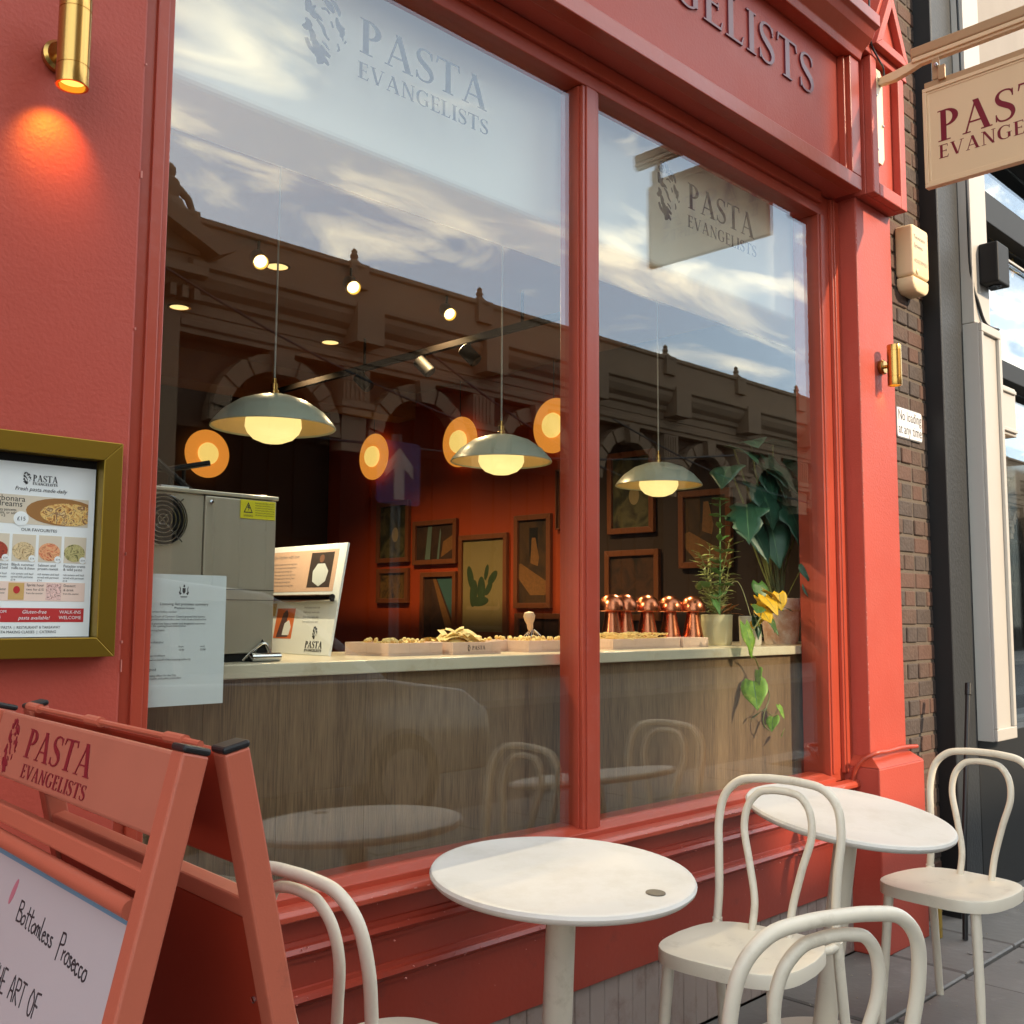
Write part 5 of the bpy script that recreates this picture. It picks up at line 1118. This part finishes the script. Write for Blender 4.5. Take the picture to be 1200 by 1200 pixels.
# ---------------------------------------------------------------- framed pictures on the red side wall
arts = [food('art_dark_tree', [(16, 18, 10), (40, 42, 20), (84, 78, 48), (22, 18, 12)], 7, .6), food('art_columns', [(40, 24, 14), (62, 40, 24), (34, 20, 12)], 6, .5), mat('art_cream', (128, 112, 72), rough=.5, var=.12),
        food('art_table', [(22, 14, 8), (70, 46, 20), (30, 20, 12)], 5, .5), food('art_face', [(50, 34, 14), (110, 80, 36), (36, 24, 10)], 14, 1.2), food('art_stripes', [(30, 18, 10), (64, 40, 24), (36, 24, 16)], 5, .5), food('art_still', [(16, 12, 8), (70, 40, 20), (22, 16, 10)], 9, .8), food('art_small', [(24, 16, 10), (60, 34, 18)], 9, .6)]
pics = [(3.33,3.68,1.655,2.075,'of a dark tree, top left of the group',0),(2.85,3.285,1.63,1.92,'in landscape format with pale columns',1),(2.39,2.825,1.17,1.805,'tall, of a green cactus',2),(2.03,2.33,1.345,1.90,'of a figure by a laid table',3),(3.33,3.67,1.38,1.615,'of a golden face, under the dark tree',4),(2.85,3.20,1.10,1.58,'with a blue green wedge, under the columns',5),(1.93,2.32,.99,1.315,'of a dark still life, lowest right',6),(1.955,1.99,1.8,2.15,'mostly behind the mullion',7),(1.28,1.60,1.75,2.2,'in the right pane, upper one by the mullion',0),(1.25,1.62,1.28,1.66,'in the right pane, lower one by the mullion',6),(.80,1.12,1.55,1.95,'deep in the right pane between pendant and plants',3)]
for k, (y0, y1, z0, z1, lab, ai) in enumerate(pics):
    t = thing('framed_picture', 'wood framed picture %s' % lab, 'picture', (4.4495, (y0+y1)/2, (z0+z1)/2), 0, 'framed pictures on the red wall')
    a, b, w = (y1-y0)/2, (z1-z0)/2, min(.032, (y1-y0)/5)
    m = MB(); PF = ((-.001,0,0),(0,1,0),(0,0,1),(-1,0,0))
    for P in ([(-a,-b),(a,-b),(a-w,-b+w),(-a+w,-b+w)], [(a,-b),(a,b),(a-w,b-w),(a-w,-b+w)], [(a,b),(-a,b),(-a+w,b-w),(a-w,b-w)], [(-a,b),(-a,-b),(-a+w,-b+w),(-a+w,b-w)]): m.prism(P, PF, .026)
    m.build('frame', FRAMEWOOD, t, bevel=.002)
    cv = MB().box(-.012,-.002,-a+w*.8,a-w*.8,-b+w*.8,b-w*.8).build('canvas', arts[ai], t)
    AFr = ((-.0122,0,0),(0,-1,0),(0,0,1),(-1,0,0))
    def paint(polys, m_):
        g = MB()
        for i_, P in enumerate(polys): g.prism(P, AFr, .0004+.00012*i_)
        tag(g.build('painted_shapes', m_, t), kind='stuff')
    def pad(cx_, cz_, rx_, rz_, an): return [(cx_+rx_*math.cos(q)*math.cos(an)-rz_*math.sin(q)*math.sin(an), cz_+rx_*math.cos(q)*math.sin(an)+rz_*math.sin(q)*math.cos(an)) for q in [2*math.pi*i_/18 for i_ in range(18)]]
    if ai == 2: paint([pad(-.115,.05,.028,.075,.25), pad(-.085,-.05,.034,.085,-.1), pad(-.015,-.03,.036,.085,.0), pad(.03,.08,.017,.05,-.25), pad(.085,.045,.026,.055,-.75), pad(.05,-.02,.022,.05,-.6), pad(-.03,-.10,.08,.03,.1)], mat('art_green', (50, 66, 40), rough=.5, var=.3, vscale=20)); paint([[(-.15,-.13),(.13,-.13),(.14,-.09),(.15,-.14),(.13,-.155),(-.15,-.15)], [(-.16,-.27),(.16,-.27),(.16,-.25),(-.16,-.25)]], MATS['art_pale'])
    elif ai == 1: paint([[(-.10,-.11),(-.05,-.11),(-.03,.11),(-.07,.11)], [(.02,-.11),(.04,-.11),(.06,.06),(.05,.09)]], mat('art_blue', (92, 108, 98), rough=.5, var=.2)); paint([[(.06,-.10),(.17,-.05),(.17,.04),(.08,.0)]], mat('art_ochre', (120, 82, 44), rough=.5, var=.4, vscale=60))
    elif ai == 3: paint([[(-.03,.20),(.04,.20),(.04,.03),(-.03,.03)]], mat('art_black', (14, 12, 10), rough=.5) if 'art_black' not in MATS else MATS['art_black']); paint([[(-.13,-.02),(-.10,-.01),(.13,-.13),(.10,-.20),(-.02,-.20),(-.13,-.09)], [(-.01,.14),(.02,.14),(.05,.02),(.04,-.03),(-.02,-.01)]], MATS['art_ochre'])
    elif ai == 5: paint([[(-.02,.20),(.13,.20),(.13,-.06)]], mat('art_teal', (60, 92, 90), rough=.5, var=.2)); paint([[(-.06,.20),(-.03,.20),(.13,-.10),(.13,-.2),(.10,-.2)]], MATS['art_ochre'])
    elif ai == 0: paint([pad(.02,-.02,.035,.05,0)], MATS['art_pale'] if 'art_pale' in MATS else mat('art_pale', (140, 122, 84), rough=.5))
# ---------------------------------------------------------------- across the street: market building (seen mirrored in the shop glass)
mk = thing('market_building', 'long ornate stone market hall across the street with arches and parapet', 'building', (0,-13,0))
def mbx(*a): return MB().box(*a)
MX0, MX1 = 7.6, 60
b = MB()
b.box(MX0, MX1, -14, -0.30, 4.3, 7.2); b.build('wall', MARKETD, mk)
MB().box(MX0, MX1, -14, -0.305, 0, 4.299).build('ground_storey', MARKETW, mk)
def cornice(prof, x0, x1, name, m, n=1): return MB().prism(prof, ((x0,0,0),(0,1,0),(0,0,1),(1,0,0)), x1-x0).build(name, m, mk)
cornice([(-.3,6.95),(.0,6.95),(.0,7.55),(.05,7.58),(.05,7.66),(-.3,7.66)], MX0, MX1, 'parapet', MARKET)
cornice([(-.3,6.05),(.06,6.05),(.06,6.22),(.14,6.26),(.14,6.36),(.26,6.44),(.34,6.58),(.34,6.68),(.42,6.72),(.42,6.80),(.06,6.94),(-.3,6.94)], MX0, MX1, 'cornice', MARKET)
cornice([(-.3,5.72),(.05,5.72),(.05,5.80),(.10,5.83),(.10,5.92),(.04,5.95),(.04,6.04),(-.3,6.04)], MX0, MX1, 'architrave', MARKET)
cornice([(-.3,5.71),(0.0,5.71),(0.0,4.2),(-.3,4.2)], MX0, MX0+.02, 'return_band', MARKET)
arch_x = [9.46+3.16*k for k in range(14)]
for k, ax_ in enumerate(arch_x):
    spring, r0, r1 = 4.40, 0.98, 1.28
    # voussoirs
    for j in range(15):
        a0, a1 = math.pi*j/15+.008, math.pi*(j+1)/15-.008
        P = [(ax_+r0*math.cos(a0), spring+r0*math.sin(a0)),(ax_+r1*math.cos(a0), spring+r1*math.sin(a0)),(ax_+r1*math.cos(a1), spring+r1*math.sin(a1)),(ax_+r0*math.cos(a1), spring+r0*math.sin(a1))]
        MB().prism(P, ((0,-.25,0),(1,0,0),(0,0,1),(0,1,0)), .27+(.03 if j % 2 else 0)).build('arch_stone', MARKET, mk)
    MB().prism([(ax_-.14,5.30),(ax_+.14,5.30),(ax_+.2,5.715),(ax_-.2,5.715)], ((0,-.25,0),(1,0,0),(0,0,1),(0,1,0)), .42).build('keystone', MARKET, mk)
    MB().prism([(ax_+r0*math.cos(math.pi*j/14), spring+r0*math.sin(math.pi*j/14)) for j in range(15)], ((0,-.305,0),(1,0,0),(0,0,1),(0,1,0)), .03).build('lunette_window', MARKETW, mk)
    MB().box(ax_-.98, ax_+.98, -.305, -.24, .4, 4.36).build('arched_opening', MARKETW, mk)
    mm = MB()
    for q in (-.5, 0, .5): mm.box(ax_+q-.03, ax_+q+.03, -.24, -.19, .4, 5.2)
    mm.box(ax_-.98, ax_+.98, -.24, -.18, 4.30, 4.42).box(ax_-.98, ax_+.98, -.24, -.18, 2.6, 2.68)
    mm.build('window_bars', MARKETW, mk)
    px_ = ax_+1.58
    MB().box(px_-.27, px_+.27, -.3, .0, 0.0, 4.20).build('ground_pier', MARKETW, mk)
    pm_ = MB().box(px_-.27, px_+.27, -.3, .0, 4.201, 4.85)
    for q in range(5): pm_.box(px_-.22+.10*q-.02, px_-.22+.10*q+.02+.0, .0605, .085, 5.14, 5.66)
    pm_.box(px_-.32, px_+.32, -.3, .09, 4.855, 4.98).box(px_-.36, px_+.36, -.3, .13, 4.985, 5.10).box(px_-.29, px_+.29, -.3, .06, 5.105, 5.70)
    pm_.box(px_-.30, px_+.30, -.3, .46, 6.10, 6.80)
    pm_.build('pilaster', MARKET, mk)
    fn = MB().box(px_-.20, px_+.20, -.3, .10, 7.20, 7.66).lathe([(.20,7.67),(.24,7.72),(.17,7.78),(.10,7.86),(.06,7.9),(.08,7.96),(.05,8.02),(.06,8.06),(.0,8.12)], (px_,-.1,-.12), 12)
    fn.build('finial', MARKET, mk, smooth=True)
# raised corner pavilion with pediment, statue, and an added unseen attic
pv = thing('corner_pavilion', 'tall market pavilion across the street with pediment and added sun-blocking attic', 'building', (0,-13,0))
MB().box(-4.5, 7.58, -12, 0.10, 0, 6.4).build('wall', MARKET, pv)
def pc(prof, x0, x1, name): return MB().prism(prof, ((x0,0,0),(0,1,0),(0,0,1),(1,0,0)), x1-x0).build(name, MARKET, pv)
pc([(-.3,6.405),(.16,6.405),(.24,6.5),(.46,6.56),(.46,6.70),(-.3,6.72)], -4.7, 7.85, 'cornice')
dt = MB()
for k in range(62): dt.box(-4.5+.2*k, -4.5+.2*k+.10, .1005, .30, 6.20, 6.395)
dt.build('dentil_course', MARKET, pv)
MB().prism([(-4.7,6.725),(7.9,6.725),(7.9,6.90),(1.6,9.75),(-4.7,6.90)], ((0,-3,0),(1,0,0),(0,0,1),(0,1,0)), 3.25).build('pediment', MARKET, pv)
MB().prism([(7.95,6.905),(8.25,7.05),(1.6,10.05),(-4.9,7.05),(-4.6,6.905),(1.6,9.76)], ((0,-3,0),(1,0,0),(0,0,1),(0,1,0)), 3.6).build('raking_cornice', MARKET, pv)
MB().box(-3.5, 7.60, -11, -1.2, 6.73, 13.3).build('shade_block', MARKET, pv)  # added mass out of view, shaped to keep sun off the left front
MB().box(-4.0, 10.72, -14, -7.0, 13.301, 20).build('shade_overhang', MARKET, pv)  # unseen overhang added to stop sun reaching the upper glass
MB().prism([(-4.4,20.005),(10.8,20.005),(7.4,23.2),(-1.6,23.2)], ((0,-14.4,0),(1,0,0),(0,0,1),(0,1,0)), 8.0).build('shade_block_roof', ROOFM, pv)  # unseen roof capping the added sun blocker
for k in range(4): MB().box(-2.4+2.3*k, -1.4+2.3*k, -1.199, -1.05, 9.0, 10.6).build('shade_block_window', GLASSD, pv)  # windows dressing the added sun blocker
for x0 in (-3.6, -.6, 2.4, 5.4):
    MB().box(x0-.35, x0+.35, .101, .25, 0, 6.18).build('pilaster', MARKET, pv)
st_ = thing('rooftop_statue', 'weathered stone seated statue on the corner of the market pediment', 'statue', (7.42,-13.0,7.14))
m = MB().box(-.36,.36,-.3,.3,-.22,.10)
m.lathe([(.30,.10),(.34,.25),(.31,.50),(.20,.68),(.0,.72)], (-.05,0,0), 14).lathe([(.0,.62),(.14,.64),(.20,.80),(.17,.98),(.09,1.04),(0,1.05)], (-.08,0,0), 12).lathe([(0,1.0),(.07,1.02),(.10,1.12),(.09,1.20),(.04,1.26),(0,1.27)], (-.06,0,0), 12)
m.tube([(.08,0,.9),(.22,.1,.72),(.30,.12,.5)], [.07,.06,.05], 8).tube([(-.22,0,.9),(-.34,.05,.68),(-.28,.15,.45)], [.07,.06,.05], 8).tube([(.05,.1,.42),(.25,.3,.40),(.28,.34,.05)], [.13,.10,.07], 8)
m.build('figure', MARKET, st_, smooth=True)
for k, (x0, z0, x1, z1) in enumerate(((5.5,7.0,13.2,4.9),(12.0,6.2,18.0,4.2),(17.5,5.6,25.0,4.3),(9.0,4.2,21.0,5.1))):
    p = [(x0+(x1-x0)*t, -12.3+.9*t*k*.3, z0+(z1-z0)*t-.25*math.sin(math.pi*t)) for t in [i/10 for i in range(11)]]
    tag(MB().tube(p, .022, 6).build('overhead_cable', BLACKP, smooth=True), 'thin black cable strung along the market front, %s' % ('highest at the pavilion', 'second along the arches', 'third along the arches', 'lowest and longest')[k], 'cable', 'street cables')
# blue arrow sign
sg = thing('one_way_sign', 'square blue road sign with white upward arrow across the street', 'road sign', (5.10,-4.28,0))
rbox(-.215,.215,2.16,2.66,.0,-.006,.04).build('plate', mat('sign_blue', (30, 62, 140), rough=.35), sg)
AR = ((0,.0005,0),(1,0,0),(0,0,1),(0,1,0))
MB().prism([(-.05,2.2),(.05,2.2),(.05,2.45),(.14,2.37),(.14,2.47),(0,2.61),(-.14,2.47),(-.14,2.37),(-.05,2.45)], AR, .003).build('arrow', SIGNWHITE, sg)
MB().tube([(0,-.04,-.13),(0,-.04,2.72)], .038, 14).build('post', mat('grey_post', (96, 98, 100), rough=.5), sg, smooth=True)
# parked grey car by the kerb
car = thing('parked_car', 'grey parked car with a rounded roof by the kerb', 'car', (3.25,-4.35,-.13))
CARP = mat('car_paint', (132, 126, 124), rough=.22, var=.03, coat=.6)
CARG = mat('car_glass', (14, 15, 17), rough=.05, spec=.8)
def car_section(P, w0, name, m, sc=1.0):
    k = MB(); n = len(P); vs = []
    for s in (-1, 1): vs += [(x, s*w, z) for x, z, w in P]
    k.add(vs, [tuple(range(n)), tuple(reversed(range(n, 2*n)))]+[(i, (i+1) % n, n+(i+1) % n, n+i) for i in range(n)])
    return k.build(name, m, car, bevel=.03, seg=3, smooth=True)
low = [(-2.1,.32,.86),(2.1,.32,.84),(2.18,.50,.82),(2.14,.74,.80),(1.9,.90,.80),(1.15,1.0,.84),(-1.6,1.05,.84),(-2.08,.98,.82),(-2.18,.70,.84)]
car_section(low, .86, 'body', CARP)
car_section([(-1.75,1.02,.80),(1.22,.99,.80),(.62,1.46,.62),(.35,1.57,.60),(-.6,1.67,.60),(-1.3,1.62,.60),(-1.62,1.45,.64)], .8, 'cabin', CARP)
for s in (-1, 1):
    k = MB(); q = [(-1.45,1.08),(-.35,1.08),(-.35,1.50),(-1.25,1.50)]; q2 = [(-.28,1.08),(.98,1.06),(.52,1.44),(.28,1.51),(-.28,1.51)]
    for P in (q, q2):
        n = len(P); f = lambda x, z: (x, s*(.795-(z-1.0)*.33+.012), z)
        vs = [f(x, z) for x, z in P]+[(a, b_-s*.02, c) for a, b_, c in [f(x, z) for x, z in P]]
        k.add(vs, [tuple(range(n)), tuple(reversed(range(n, 2*n)))]+[(i, (i+1) % n, n+(i+1) % n, n+i) for i in range(n)])
    k.build('side_window', CARG, car)
for x in (-1.35, 1.32):
    for s in (-1, 1):
        wh = MB().lathe([(.20,-.10),(.30,-.10),(.33,-.07),(.33,.07),(.30,.10),(.20,.10)], (x, s*.76, .33), 28, (0,1,0), closed=True).build('wheel', BLACKP, car, smooth=True)
        MB().lathe([(0,-.06),(.2,-.06),(.2,.06),(0,.06)], (x, s*.80, .33), 20, (0,1,0)).build('rim', CARP, wh)
for s in (-1, 1): MB().box(2.08,2.165,s*.62-.16,s*.62+.16,.62,.76).build('headlight', GLASSD, car, bevel=.02)
print('objects', len(bpy.data.objects), 'tris', sum(len(o.data.polygons) for o in bpy.data.objects if o.type == 'MESH'))
